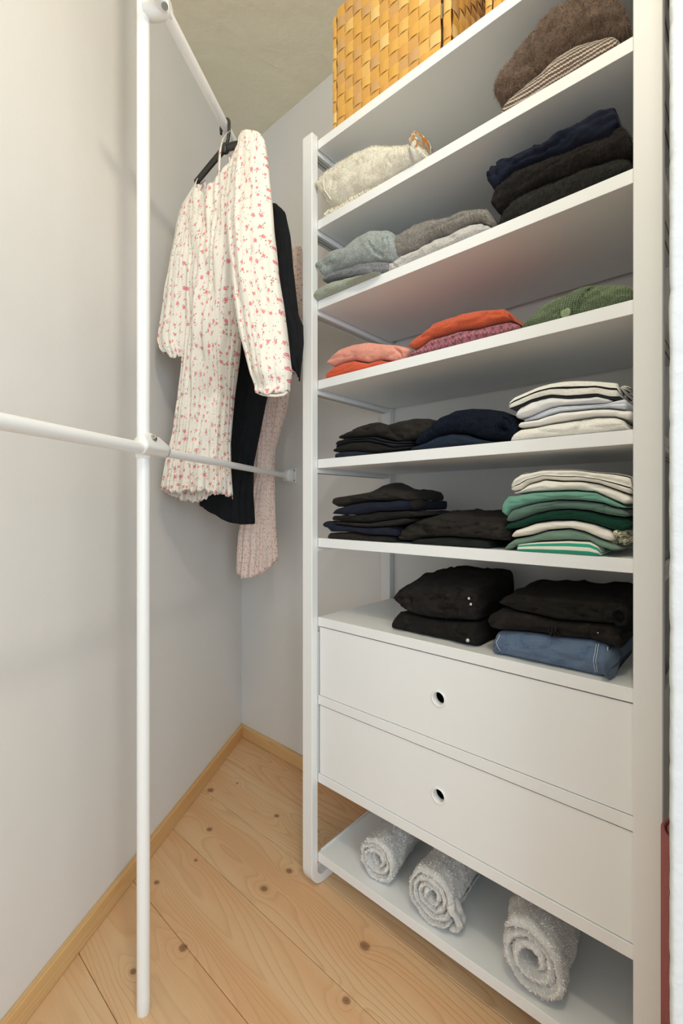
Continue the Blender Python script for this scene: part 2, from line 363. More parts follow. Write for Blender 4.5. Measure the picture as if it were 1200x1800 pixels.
def drawer(z0_, z1_):
    cx, cz, R = SW/2+.002, (z0_+z1_)/2, .0155
    x0_, x1_, y0_, y1_ = .0055, SW-.0045, .0028, .018
    N = 48; V = []; F = []
    # front panel with a round hole
    def sq(a):
        c_, s_ = math.cos(a), math.sin(a); hx = (x1_-x0_)/2; hz = (z1_-z0_)/2
        k = min(hx/abs(c_) if abs(c_) > 1e-9 else 1e9, hz/abs(s_) if abs(s_) > 1e-9 else 1e9); return c_*k, s_*k
    cor = [math.atan2((z1_-z0_)/2*sz, (x1_-x0_)/2*sx) % (2*math.pi) for sx, sz in ((1, 1), (-1, 1), (-1, -1), (1, -1))]
    An = sorted([2*math.pi*k/N for k in range(N)]+cor); n = len(An)
    for y in (y0_, y1_):
        for a in An: V.append((cx+R*math.cos(a), y, cz+R*math.sin(a)))
        for a in An:
            p = sq(a); V.append((cx+p[0], y, cz+p[1]))
    for k in range(n):
        q = (k+1) % n
        F += [(k, q, n+q, n+k), (2*n+k, 3*n+k, 3*n+q, 2*n+q), (k, 2*n+k, 2*n+q, q), (n+k, n+q, 3*n+q, 3*n+k)]
    d = link('drawer', mesh('drawer', V, F, M['white'], smooth=False), unit)
    V = []; F = []                                             # ring with a rounded lip and a short sleeve
    prof = [(.0150, .018), (.0150, .0010), (.0156, .0002), (.0165, -.0006), (.0182, -.0006), (.0190, .0002), (.0194, .0028)]
    for k in range(N):
        a = 2*math.pi*k/N
        for r_, y in prof: V.append((cx+r_*math.cos(a), y, cz+r_*math.sin(a)))
    m = len(prof)
    for k in range(N):
        for j in range(m-1):
            a, b = k*m+j, ((k+1) % N)*m+j; F.append((a, b, b+1, a+1))
    link('grip_ring', mesh('grip_ring', V, F, M['rim']), d)
    bm_obj('drawer_box', join(box(.012, .020, .0185, .34, z0_+.02, z1_-.03), box(SW-.02, SW-.012, .0185, .34, z0_+.02, z1_-.03), box(.02, SW-.02, .332, .34, z0_+.02, z1_-.03), box(.02, SW-.02, .0185, .34, z0_+.012, z0_+.0195)), M['inside'], d)
drawer(RAIL+.0016, TOPS[-1]-TH-.0030); drawer(LOW+.0016, RAIL-TH-.0030)
for z in (RAIL, LOW): bm_obj('drawer_rail', box(.0012, SW-.0012, 0, .366, z-TH, z, .0009, 2), M['white'], unit)
for xa in (-.0385, SW+.002):
    bm_obj('side_panel', box(xa+.012, xa+.022, .003, .362, LOW-TH, TOPS[-1]-TH-.02) if xa > 0 else box(-.010, -.001, .003, .362, LOW-TH, TOPS[-1]-TH-.02), M['white'], unit)
bm_obj('back_panel', box(.0, SW, .352, .360, LOW, TOPS[-1]-TH), M['white'], unit)
# ------------------------------------------------------------------ clothes rails
rack = empty('clothes_rail', Vector((-.4431, 1.0215, 0)), 0, 'white tubular clothes rail with floor post, high and low bars', 'clothes rail')
RO = Vector((-.4431, 1.0215, 0))
def rp(x, y, z): return Vector((x, y, z))-RO
PC = RO
tube('post', [rp(PC.x, PC.y, .03), rp(PC.x, PC.y, CEIL)], .0138, M['rail'], rack, 32)
tube('foot_cap', [rp(PC.x, PC.y, .0), rp(PC.x, PC.y, .001), rp(PC.x, PC.y, .03), rp(PC.x, PC.y, .034)], [.0139, .0142, .0142, .0139], M['rim'], rack, 32)
UA = Vector((-.3927, 1.02, 2.235)); UD = Vector((.0513, .291, 0)).normalized()
ub = UA+UD*1.235; ua = UA-UD*.12
def bk(p, d, off=0):            # where a level line meets the back wall
    q = (Vector((p.x-X0, p.y-Z0))); b = q.x*DX+q.y*DY; db = d.x*DX+d.y*DY; return p+d*((BACK-off-b)/db)
ub = bk(UA, UD, .012)
tube('upper_bar', [ua-RO, UA+UD*.0-RO, ub-RO], .0125, M['rail'], rack, 28)
tube('wall_socket', [ub+UD*.0115-RO, ub-UD*.004-RO, ub-UD*.006-RO, ub-UD*.03-RO], [.030, .029, .019, .0165], M['rim'], rack, 28)
# upper clamp: short sleeve round the post, arm to the bar
tube('clamp', [rp(PC.x+.004, PC.y-.002, 2.240), rp(PC.x+.018, PC.y, 2.240), rp(UA.x-.018, UA.y, 2.240), rp(UA.x-.004, UA.y, 2.240), rp(UA.x+.012, UA.y, 2.240)], [.021, .0215, .021, .0195, .0150], M['rim'], rack, 28)
tube('screw', [UA-RO+Vector((.006, -.02, -.010)), UA-RO+Vector((.0065, -.0245, -.0145))], [.007, .006], M['steel'], rack, 16)
# lower bar: thick outer tube to the clamp, thinner inner tube on to the wall
MA = Vector((-.4339, .995, CH+.1258)); mslope = (1.2634-MA.z)/1.005
MDv = Vector((.1911, 1.0, mslope)).normalized()
MJ = MA+MDv*.072; m0 = MA-MDv*1.9
tube('lower_bar', [m0-RO, MA-RO, MJ-RO], .0131, M['rail'], rack, 28)
me_ = bk(MA, MDv, .035)
tube('inner_bar', [MJ-RO, me_-RO], .0106, M['rail'], rack, 24)
# wrap clamp: hood bulging over the bar to the right of the post
def clamp_hood():
    V = []; F = []; N = 30; L = 14
    side = Vector((LWY, -LWX, 0)); up = Vector((0, 0, 1)); ax = MDv
    for i in range(L+1):
        s_ = i/L; a0 = -.010+.094*s_
        R = .0140+.0155*math.sin(math.pi*min(1, (.15+s_*.72)))**.8*(1-.55*s_**3)
        for k in range(N):
            a = 2*math.pi*k/N; c_, q = math.cos(a), math.sin(a)
            rr = .0138+max(0., q*.9+.25)*(R-.0138)*1.35
            rr = max(rr, .01375)
            cen = MA+ax*a0
            V.append(cen-RO+side*(c_*min(rr, .019)+.001)+up*(q*rr))
    for i in range(L):
        for k in range(N):
            a, b = i*N+k, i*N+(k+1) % N; F.append((a, b, b+N, a+N))
    F.append(tuple(range(N-1, -1, -1))); F.append(tuple(L*N+k for k in range(N)))
    return link('wrap_clamp', mesh('wrap_clamp', V, F, M['rim']), rack)
hood = clamp_hood()
tube('clamp_collar', [rp(PC.x, PC.y, 1.235), rp(PC.x, PC.y, 1.238), rp(PC.x, PC.y, 1.278), rp(PC.x, PC.y, 1.281)], [.0142, .0165, .0165, .0142], M['rim'], rack, 28)
sc_c = Vector(((270-600)/PXF*1.0105, 1.0105, CH+(PY0-768)*1.0105/PXF))-RO
sn = Vector((.30, -.80, .52)).normalized()
tube('screw', [sc_c-sn*.008, sc_c+sn*.0005, sc_c+sn*.0016], [.0072, .0072, .0060], M['steel'], rack, 20)
tube('screw_socket', [sc_c+sn*.0010, sc_c+sn*.0021], [.0032, .0032], M['slot'], rack, 6)
# wall bracket for the lower bar
wb = link('wall_bracket', None, rack, me_-RO, (0, 0, ANG)); bpy.data.objects.remove(wb)
wbk = join(box(-.034, .034, .027, .034, -.032, .032, .002, 2), box(-.022, .022, -.004, .027, -.025, .025, .008, 3))
wo = bm_obj('wall_bracket', wbk, M['rim'], rack, None, me_-RO, (0, 0, ANG))
for sx_, sz_ in ((.028, -.022), (.028, .022), (-.028, -.022), (-.028, .022)):
    tube('bracket_screw', [Vector((sx_, .028, sz_)), Vector((sx_, .0262, sz_)), Vector((sx_, .0255, sz_))], [.0042, .0042, .003], M['steel'], wo, 14)
tube('bar_collar', [me_-RO-MDv*.016, me_-RO-MDv*.012, me_-RO+MDv*.004], [.0125, .0165, .018], M['rim'], rack, 24)
# ------------------------------------------------------------------ folded garments
def conv(pts, y, k=0, xa=0):
    q = [S(px, py, y, k, xa)[:2] for px, py in pts]; q.sort(); return np.array(q)
def nz(x, y, z, f): return noise.noise(Vector((x*f, y*f, z*f)))
def garment(name, label, cat, group, y, top, bot, mat, D=.25, a=None, n=1, wr=.002, seed=0, zs=None, end=.012, lift=0, parts=None, creep=0, g=.35, hb=None):
    T = conv(top, y); xmin, xmax = T[:, 0].min(), T[:, 0].max()
    if bot is not None:
        B = conv(bot, y); xmin = min(xmin, B[:, 0].min()); xmax = max(xmax, B[:, 0].max())
    nx = max(24, int((xmax-xmin)/.0045)); xs = xmin+(xmax-xmin)*(.5-.5*np.cos(np.pi*np.arange(nx+1)/nx))*.35+(xmax-xmin)*np.arange(nx+1)/nx*.65
    tz = np.interp(xs, T[:, 0], T[:, 1]); bz = np.interp(xs, B[:, 0], B[:, 1]) if bot is not None else np.full(nx+1, zs)
    if zs is not None: bz = np.maximum(bz, zs)
    if bot is not None and np.median(bz) > (zs or 0)+.004: bz = bz+.0006
    hh = np.maximum(tz-bz, .0035)
    nb, nf, ntp, nk = 3, 22, 12, 4
    V = []; U = []; U2 = []; cx = (xmin+xmax)/2
    zref = zs if zs is not None else float(bz.min())
    so = seed*3.7
    for i, x in enumerate(xs):
        h = hh[i]; b = bz[i]; ex = min(x-xmin, xmax-x)/end; e = math.sqrt(max(0, 1-(1-min(1, ex))**2)) if ex < 1 else 1.
        e = .28+.72*e
        A = (a if a else min(.034, max(.008, h*.55)))
        yoff = .0035*nz(x, so, 0, 14)+(1-e)*.010
        h2 = h*(.45+.55*e); b2 = b if zs is not None and b <= zs+.004 else b+(h-h2)*.4
        ring = []
        Dx = D*(.93+.07*e)+.012*nz(x, so, 5, 9)
        for k in range(nb): ring.append((y+Dx-(Dx-A)*k/nb*1., b2, 0, -.3+.3*k/nb))
        for k in range(nf+1):
            ph = -math.pi/2+math.pi*k/nf; fr = (math.sin(ph)+1)/2
            cc = max(0., math.cos(ph))**.62; yy = y+yoff+A-A*cc
            if n > 1:
                for q in range(1, n):
                    wob = q/n+.10/n*nz(x, q*3+so, 1, 11)
                    yy += A*g*math.exp(-((fr-wob)*n/.30)**2)*(.7+.6*nz(x, q+so, 3, 7))
            if creep: yy += creep*(fr-.5)*h2/.05
            ring.append((yy, b2+h2*fr, cc, fr))
        for k in range(1, ntp+1):
            q = k/ntp; add = (lift*math.sin(min(1, q*1.2)*math.pi/2) if not callable(lift) else lift(x, q))
            ring.append((y+yoff+A+(Dx-A)*q, b2+h2+add*e, .5*(1-q), 1+q))
        for k in range(1, nk): ring.append((y+Dx+.006*math.sin(math.pi*k/nk), b2+(h2+(lift if not callable(lift) else lift(x, 1.)))*(1-k/nk), 0, 2+.2*k/nk))
        arc = 0; prev = None
        for (yy, z, wgt, fr) in ring:
            if prev: arc += math.hypot(yy-prev[0], z-prev[1])
            prev = (yy, z)
            d_ = wr*1.35*(nz(x, z*1.6, yy+so, 20)*1.4+nz(x*.8+z, z*2.2, so, 48)*.7+.35*nz(x, z, so+yy, 120))
            rg = 1-abs(nz(x*.55-z*.9, z*2.0, so+9, 26))*2.; d_ += wr*.8*(rg**3 if rg > 0 else 0)
            w3 = 1-2.4*abs(nz(x*.7+z*.9, z*3.1-x*.5, so+21, 15)); w4 = 1-2.6*abs(nz(x*1.2-z*.6, z*1.6+x*.9, so+33, 24))
            d_ -= wr*1.5*(max(0, w3)**4+.7*max(0, w4)**4)
            yy -= d_*wgt; zz = z
            if fr >= 1: zz = z+wr*1.1*nz(x, yy, so, 18)-(wr*.5 if not lift else 0)
            if fr > 1.02: zz += wr*.9*(max(0, 1-2.4*abs(nz(x*.9+yy*.7, yy*2.2, so+41, 14))))**3
            V.append((x-cx, yy-y, zz-zref)); U.append((x, arc)); U2.append((x, fr))
    m = nb+nf+1+ntp+nk-1; F = []
    for i in range(nx):
        for k in range(m):
            p, q = i*m+k, i*m+(k+1) % m; F.append((p, p+m, q+m, q))
    for i0, rev in ((0, False), (nx, True)):
        ids = [i0*m+k for k in range(m)]; c_ = np.mean([V[j] for j in ids], axis=0); c_[0] += (.35*end if rev else -.35*end)*(.6)
        V.append(tuple(c_)); U.append(tuple(np.mean([U[j] for j in ids], axis=0))); U2.append((U2[ids[0]][0], .5)); ci = len(V)-1
        for k in range(m):
            p, q = ids[k], ids[(k+1) % m]; F.append((q, p, ci) if rev else (p, q, ci))
    me = mesh(name, V, F, mat, U, U2); o = link(name, me, None, W(cx, y, zref), (0, 0, ANG)); tag(o, label, cat, group)
    o['_c'] = 0; del o['_c']
    G = dict(o=o, cx=cx, y=y, z=zref, V=np.array(V), F=F, xmin=xmin, xmax=xmax)
    return G
def pt(G, px, py, dy=0):
    """a measured point on the front of a garment, in that garment's frame"""
    x, z, _ = S(px, py, G['y']+dy); return Vector((x-G['cx'], dy, z-G['z']))
def front(G, px, py, out=.0008):
    """same, set on the garment's real surface"""
    x, z, _ = S(px, py, G['y']+.004); x -= G['cx']; z -= G['z']
    V = G['V']; near = V[(np.abs(V[:, 0]-x) < .006) & (np.abs(V[:, 2]-z) < .005)]
    yy = near[:, 1].min() if len(near) else 0.
    return Vector((x, yy-out, z))
def fuzz(G, n, ln, mat, thick=.00022, name='fuzz', ymax=.06):
    """loose fibres standing off the knitted surface"""
    V0 = G['V']; F0 = [f for f in G['F'] if len(f) == 4]; me = G['o'].data; V = []; F = []; r = random.Random(n)
    fs = [f for f in F0 if V0[f[0]][1] < ymax and V0[f[0]][2]+V0[f[2]][2] > .004]
    Vv = [Vector(p) for p in V0]; ar = [((Vv[f[1]]-Vv[f[0]]).cross(Vv[f[3]]-Vv[f[0]])).length for f in fs]; cum = np.cumsum(ar)
    for _ in range(n):
        f = fs[int(np.searchsorted(cum, r.random()*cum[-1]))]; a, b, c_, d_ = [Vv[i] for i in f]
        u, v_ = r.random(), r.random(); p = a*(1-u)*(1-v_)+b*u*(1-v_)+c_*u*v_+d_*(1-u)*v_
        nn = (b-a).cross(d_-a).normalized()
        tg = Vector((r.gauss(0, 1), r.gauss(0, 1), r.gauss(0, 1))); tg = (tg-nn*tg.dot(nn)).normalized()
        L = ln*(.4+r.random()*.8); s_ = nn.cross(tg)*thick
        q1 = p+nn*L*.32+tg*L*.45; q2 = q1+nn*L*.08*r.uniform(-1, 2)+tg.lerp(nn.cross(tg), r.random()*.5)*L*.5
        k = len(V); V += [p-s_, p+s_, q1+s_, q1-s_, q2]; F += [(k, k+1, k+2, k+3), (k+3, k+2, k+4)]
    o = link(name, mesh(name, V, F, mat, smooth=False), G['o']); o['kind'] = 'stuff'; return o
def seamline(G, pts, r, mat, name='seam'):
    P_ = [];
    for i in range(len(pts)-1):
        for k in range(6):
            q = k/6; P_.append((pts[i][0]*(1-q)+pts[i+1][0]*q, pts[i][1]*(1-q)+pts[i+1][1]*q))
    P_.append(pts[-1]); return tube(name, [front(G, a_, b_, r*.3) for a_, b_ in P_], r, mat, G['o'], 6)
z2, z3, z4, z5, z6, z7 = TOPS[1:]
# ---- second shelf from the top
M['cream'] = cloth('cream brushed wool', (246, 240, 224), (226, 218, 202), 'mohair', .0012)
cre_b = [(550.5, 324), (560, 344), (570, 358.5), (588, 354), (615, 336), (645, 321), (675, 309), (708, 297), (736, 282)]
G = garment('folded_sweater', 'bulky cream brushed wool sweater at the left end of the second shelf', 'sweater', 'folded sweaters on the upper shelves', -.018,
    [(550.5, 316), (558, 303), (570, 291), (591, 273), (615, 259.5), (645, 247.5), (675, 247.5), (702, 249), (720, 246), (731, 245), (739, 256)], cre_b, M['cream'], D=.27, a=.045, wr=.003, seed=1, zs=z2, end=.03)
CREAM = G
M['fibre_cream'] = plain('cream fibre', (236, 230, 212), .9, .1)
fuzz(G, 9000, .010, M['fibre_cream'])
seamline(G, [(574, 300), (568, 315), (572, 335), (580, 350)], .0018, M['cream'], 'cuff_edge')
t = NT('rust and grey patterned wool', .95, .1); v = t.uv()
f = t.ramp(t.noise(v, 55, 1), [(.47, (0, 0, 0, 1)), (.5, (1, 1, 1, 1))]); f2 = t.ramp(t.noise(v, 70, 1), [(.58, (0, 0, 0, 1)), (.6, (1, 1, 1, 1))])
t.color(t.mix(f2, t.mix(f, srgb((190, 120, 50)), srgb((160, 156, 146))), srgb((226, 218, 198)))); t.bump(t.noise(v, 240, 3), .0012); M['patt'] = t.m
# a rolled edge with its pattern at the right end of the cream sweater
def lobe(G, name, cx_px, cy_px, rx, rz_, ry, mat, dy=.02, seed=0, tilt=0., label=None, hollow=False):
    c_ = pt(G, cx_px, cy_px, dy); V = []; F = []; U = []; N, Mn = 20, 12
    for j in range(Mn+1):
        th = math.pi*j/Mn
        for i in range(N):
            a = 2*math.pi*i/N; q = Vector((math.cos(a)*math.sin(th)*rx, -math.cos(th)*ry, math.sin(a)*math.sin(th)*rz_))
            q *= 1+.22*noise.noise(Vector((q.x*60+seed, q.y*40, q.z*60)))+.08*noise.noise(Vector((q.x*200, q.y*200+seed, q.z*200)))
            if hollow and j < 4: q.y += ry*(1-j/4)*1.25
            x_, z_ = q.x*math.cos(tilt)-q.z*math.sin(tilt), q.x*math.sin(tilt)+q.z*math.cos(tilt)
            V.append(c_+Vector((x_, q.y, z_))); U.append((i/N*.12+seed*.01, j/Mn*.1))
    for j in range(Mn):
        for i in range(N):
            a, b = j*N+i, j*N+(i+1) % N; F.append((a, b, b+N, a+N))
    o = link(name, mesh(name, V, F, mat, U), G['o']); 
    if label: o['label'] = label
    return o
lobe(G, 'rolled_collar', 741, 262, .012, .028, .05, M['patt'], .035, 3, -.1, 'rust and grey patterned rolled collar')
lobe(G, 'neck_fold', 732, 268, .010, .022, .03, M['cream'], .018, 5, -.1)
M['cable_cream'] = cloth('cream cable knit', (246, 238, 214), (222, 210, 180), 'cable', .0012)
garment('folded_sweater', 'cream cable-knit sweater lying flat beneath the bulky cream one', 'sweater', 'folded sweaters on the upper shelves', .006,
    [(567, 376), (570, 370), (575, 365), (588, 358), (615, 342), (645, 326), (675, 312), (708, 299), (714, 296)], None, M['cable_cream'], D=.26, a=.02, wr=.0015, seed=2, zs=z2)
M['brown'] = cloth('brown mohair', (122, 102, 86), (80, 64, 54), 'mohair', .002)
br_b = [(865.5, 163), (876, 171), (885, 168), (894, 161), (909, 150), (942, 120), (975, 90), (1008, 69), (1044, 55.5), (1074, 51), (1089, 60)]
G = garment('folded_sweater', 'fluffy brown mohair sweater at the right end of the second shelf', 'sweater', 'folded sweaters on the upper shelves', -.006,
    [(865.5, 154), (867, 144), (879, 111), (900, 78), (927, 45), (948, 18), (972, -5), (1000, -18), (1040, -24), (1080, -18), (1096, 4), (1098, 30)], br_b, M['brown'], D=.28, a=.05, wr=.005, seed=3, zs=z2, end=.02)
M['fibre_brown'] = plain('brown fibre', (136, 114, 98), .9, .1); fuzz(G, 14000, .011, M['fibre_brown'], .00018)
def crease(G, pts, depth=.012, width=.007):
    """press a fold line into the front of a garment"""
    me = G['o'].data; V = G['V']; Q = []
    for i in range(len(pts)-1):
        a, b = pt(G, *pts[i]), pt(G, *pts[i+1])
        for k in range(10): Q.append(a.lerp(b, k/10))
    Q = np.array([(q.x, q.z) for q in Q])
    for i, p in enumerate(V):
        if p[1] < .10:
            d = math.sqrt(((Q-[p[0], p[2]])**2).sum(1).min())
            if d < width*3:
                V[i][1] += depth*math.exp(-(d/width)**2)*max(0, 1-p[1]/.10)-depth*.25*math.exp(-((d-width*1.6)/width)**2)
    me.vertices.foreach_set('co', V[:].astype(np.float32).ravel()); me.update()
crease(G, [(924, 72), (926, 95), (938, 118)], .014, .006); crease(G, [(880, 150), (895, 146), (906, 150)], .010, .005)
M['ridge'] = cloth('brown and cream ridged knit', (238, 222, 202), (112, 84, 74), 'rib', .0018)
G = garment('folded_sweater', 'brown and cream striped knit folded beneath the brown mohair sweater', 'sweater', 'folded sweaters on the upper shelves', .0,
    [(878, 186), (884, 178), (894, 166), (909, 153), (942, 124), (975, 94), (1008, 73), (1044, 59), (1074, 54), (1086, 62), (1090, 70)], None, M['ridge'], D=.25, a=.03, wr=.0014, seed=4, zs=z2)
# ---- third shelf
M['greyg'] = cloth('cool grey felted wool', (170, 176, 172), (120, 128, 126), 'felt')
e_b = [(553, 468), (557, 477), (564, 484.5), (576, 474), (600, 466.5), (624, 459), (654, 454.5), (681, 456), (688, 452)]
G = garment('folded_sweater', 'cool grey wool sweater on top of the far left pile, third shelf', 'sweater', 'folded sweaters on the upper shelves', -.014,
    [(552, 461), (558, 450), (579, 435), (600, 429), (621, 411), (645, 399), (672, 397), (682, 402), (689, 411)], e_b, M['greyg'], D=.27, a=.04, wr=.003, seed=5, zs=z3, end=.02)
crease(G, [(645, 424), (655, 440), (668, 448)], .008, .004); crease(G, [(679, 402), (677, 425)], .007, .003)
M['greym'] = cloth('mid grey melange wool', (146, 146, 148), (98, 98, 102), 'felt')
f_b = [(566, 494), (582, 489), (606, 484.5), (630, 481.5), (651, 483.6), (678, 477), (684, 474)]
garment('folded_sweater', 'mid grey melange sweater, middle of the far left pile, third shelf', 'sweater', 'folded sweaters on the upper shelves', .002,
    [(565.5, 489), (569, 483), (576, 475.5), (600, 468), (624, 460.5), (654, 456), (681, 457.5)], f_b, M['greym'], D=.26, a=.02, wr=.002, seed=6, zs=z3)
M['sage'] = cloth('pale sage wool', (178, 184, 168), (138, 146, 130), 'felt')
garment('folded_sweater', 'pale sage sweater at the bottom of the far left pile, third shelf', 'sweater', 'folded sweaters on the upper shelves', -.019,
    [(549, 512), (553, 505), (562, 500), (576, 492.5), (606, 486), (630, 483), (651, 485), (662, 484)], None, M['sage'], D=.27, a=.03, wr=.002, seed=7, zs=z3, end=.02)
M['taupe'] = cloth('taupe grey brushed wool', (158, 152, 144), (104, 98, 92), 'mohair', .0018)
h_b = [(678, 446), (687, 455), (702, 443), (726, 435), (744, 421.5), (762, 412.5), (786, 406.5), (804, 396), (825, 387), (843, 385.5), (861, 396)]
G = garment('folded_sweater', 'taupe grey sweater draped over the light grey one, third shelf', 'sweater', 'folded sweaters on the upper shelves', -.002,
    [(676.5, 440), (678, 428), (684, 416), (702, 402), (720, 390), (744, 382.5), (768, 379.5), (789, 373.5), (810, 364.5), (834, 361.5), (850.5, 362), (860, 375), (864, 384)], h_b, M['taupe'], D=.27, a=.035, wr=.003, seed=8, zs=z3, end=.018)
M['fibre_grey'] = plain('grey fibre', (176, 170, 162), .9, .1); fuzz(G, 6000, .006, M['fibre_grey'], .00018)
M['ltgrey'] = cloth('light grey fleece', (212, 208, 202), (170, 166, 160), 'felt', .0018)
G = garment('folded_sweater', 'light grey sweater folded beneath the taupe one, third shelf', 'sweater', 'folded sweaters on the upper shelves', .0,
    [(679.5, 470), (683, 460), (689, 457), (702, 445), (726, 437), (744, 424), (762, 415), (786, 409), (804, 399), (825, 390), (843, 388), (858, 393), (864, 400)], None, M['ltgrey'], D=.26, a=.03, wr=.003, seed=9, zs=z3, end=.015)
crease(G, [(688, 462), (696, 470)], .006, .003); crease(G, [(845, 386), (850, 400)], .006, .003)
M['navy'] = cloth('navy fine wool', (36, 40, 54), (22, 26, 38), 'cotton', .0008)
j_b = [(853, 314), (862.5, 328.5), (876, 312), (900, 292.5), (930, 280.5), (960, 268.5), (990, 259.5), (1020, 246), (1050, 235.5), (1071, 231), (1083, 214)]
G = garment('folded_sweater', 'navy blue sweater on top of the dark pile, third shelf', 'sweater', 'folded sweaters on the upper shelves', -.006,
    [(851.4, 297), (858, 285), (876, 271.5), (894, 271.5), (915, 259.5), (939, 247.5), (957, 241.5), (978, 222), (1008, 207), (1032, 192), (1050, 181.5), (1076, 176), (1083, 188), (1084.5, 204)], j_b, M['navy'], D=.26, a=.035, wr=.004, seed=10, zs=z3, end=.012, n=1)
crease(G, [(866, 280), (868, 300), (874, 310)], .008, .0035); crease(G, [(945, 250), (958, 262)], .006, .004)
M['blackfur'] = cloth('black brushed wool', (46, 42, 40), (24, 22, 22), 'mohair', .0016)
k_b = [(863, 358), (870, 367.5), (900, 342), (930, 324), (960, 312), (990, 303), (1020, 288), (1050, 277.5), (1080, 268.5), (1104, 267)]
G = garment('folded_sweater', 'fluffy black sweater between the navy and charcoal ones, third shelf', 'sweater', 'folded sweaters on the upper shelves', .0,
    [(861, 348), (864, 336), (870, 322), (880, 311), (900, 294), (930, 282), (960, 270), (990, 261), (1020, 248), (1050, 237), (1071, 232), (1080, 216), (1089, 211.5), (1102, 224), (1110, 243)], k_b, M['blackfur'], D=.27, a=.035, wr=.003, seed=11, zs=z3, end=.012)
M['fibre_black'] = plain('black fibre', (58, 52, 48), .9, .1); fuzz(G, 7000, .007, M['fibre_black'], .00016)
M['charcoal'] = cloth('charcoal boucle wool', (56, 57, 53), (26, 27, 26), 'mohair', .002)
G = garment('folded_sweater', 'charcoal boucle sweater at the bottom of the dark pile, third shelf', 'sweater', 'folded sweaters on the upper shelves', .002,
    [(874.5, 386), (876, 374), (884, 360), (900, 345), (930, 327), (960, 315), (990, 306), (1020, 291), (1050, 280.5), (1080, 271.5), (1100, 270), (1110, 280)], None, M['charcoal'], D=.27, a=.035, wr=.003, seed=12, zs=z3, end=.015)
fuzz(G, 7000, .006, M['fibre_black'], .00016)
# ---- fourth shelf
M['pinkm'] = cloth('pink melange wool', (232, 168, 148), (216, 134, 116), 'felt')
m_b = [(574.5, 640), (582, 643.5), (600, 634.5), (618, 631), (642, 635.4), (666, 630), (687, 634), (705, 630), (717, 619.5)]
G = garment('folded_sweater', 'salmon pink melange sweater lying on an orange one, fourth shelf', 'sweater', 'folded sweaters on the upper shelves', .004,
    [(573.6, 634), (579, 627), (594, 612), (615, 603), (642, 599), (666, 602), (690, 604), (708, 607.5), (719, 613)], m_b, M['pinkm'], D=.25, a=.028, wr=.0025, seed=13, zs=z4, end=.012)
crease(G, [(692, 612), (702, 618), (704, 628)], .008, .003)
M['coral'] = cloth('coral orange wool', (218, 98, 66), (198, 80, 50), 'felt', .0008)
garment('folded_sweater', 'flat coral orange sweater under the salmon pink one, fourth shelf', 'sweater', 'folded sweaters on the upper shelves', .004,
    [(569, 658), (574, 651), (582, 645), (600, 636.5), (618, 633), (642, 637), (666, 632), (684, 635), (692, 637)], None, M['coral'], D=.24, a=.02, wr=.0015, seed=14, zs=z4)
M['rust'] = cloth('rust orange wool', (202, 96, 64), (182, 78, 52), 'felt', .0008)
o_b = [(718, 610), (724, 612), (732, 609), (756, 591), (780, 585), (804, 577.5), (840, 573), (864, 567), (894, 560.4), (905, 566)]
G = garment('folded_sweater', 'rust orange sweater lying on the mauve knit, fourth shelf', 'sweater', 'folded sweaters on the upper shelves', .0,
    [(717, 606), (720, 600), (730, 590), (744, 579), (756, 565.5), (780, 556.5), (810, 547.5), (840, 541.5), (882, 539.5), (894, 547), (905, 562)], o_b, M['rust'], D=.25, a=.03, wr=.0025, seed=15, zs=z4, end=.014)
crease(G, [(886, 541), (890, 552), (902, 563)], .009, .003); crease(G, [(738, 592), (752, 588)], .006, .004)
M['mauve'] = cloth('mauve bobble knit', (186, 116, 126), (140, 80, 92), 'cable', .003)
garment('folded_sweater', 'mauve textured knit sweater beneath the rust orange one', 'sweater', 'folded sweaters on the upper shelves', .002,
    [(715.5, 624), (720, 618), (728, 614), (744, 602.5), (756, 594), (780, 588), (804, 580.5), (840, 576), (864, 570), (894, 563.5), (908, 568), (913, 573)], None, M['mauve'], D=.25, a=.022, wr=.0015, seed=16, zs=z4)
M['green'] = cloth('moss green cardigan knit', (150, 168, 132), (106, 126, 92), 'knit', .0016)
G = garment('folded_cardigan', 'moss green button cardigan at the right end of the fourth shelf', 'cardigan', None, .0,
    [(915, 569), (924, 557), (942, 537), (966, 522), (990, 511.5), (1020, 499.5), (1044, 495), (1068, 493.5), (1095, 494), (1111.5, 500)], None, M['green'], D=.27, a=.045, wr=.003, seed=17, zs=z4, end=.02)
M['fibre_green'] = plain('green fibre', (150, 168, 126), .9, .1); fuzz(G, 6000, .006, M['fibre_green'], .00016)
crease(G, [(1046, 496), (1022, 520), (1013, 546)], .007, .003)
def band(G, L, R, mat, name, out=.002):
    """raised band laid on the front between two measured edges"""
    V = []; F = []; U = []; n = 16; L = np.array(L, float); R = np.array(R, float)
    for j in range(n+1):
        q = j/n*(len(L)-1); i = min(int(q), len(L)-2); w_ = q-i; a = L[i]*(1-w_)+L[i+1]*w_; b = R[i]*(1-w_)+R[i+1]*w_
        for k in range(9):
            s_ = k/8; p = a*(1-s_)+b*s_; f = front(G, p[0], p[1], out*(math.sin(math.pi*min(1, max(0, s_)))**.4)+.0002); f.y -= .0006*math.sin(s_*math.pi*8); V.append(f); U.append((s_*.03, j/n*.05))
    # back layer so that the band has body
    m = len(V); V += [p+Vector((0, .005, 0)) for p in V]
    U += U
    for j in range(n):
        for k in range(8): a = j*9+k; F.append((a, a+1, a+10, a+9)); F.append((m+a, m+a+9, m+a+10, m+a+1))
    return link(name, mesh(name, V, F, mat, U), G['o'])
band(G, [(1006, 507), (988, 525), (981, 550)], [(1043, 497), (1020, 522), (1011, 545)], M['green'], 'button_band')
M['button'] = plain('green button', (128, 146, 104), .35)
bc = front(G, 994, 550, .004)
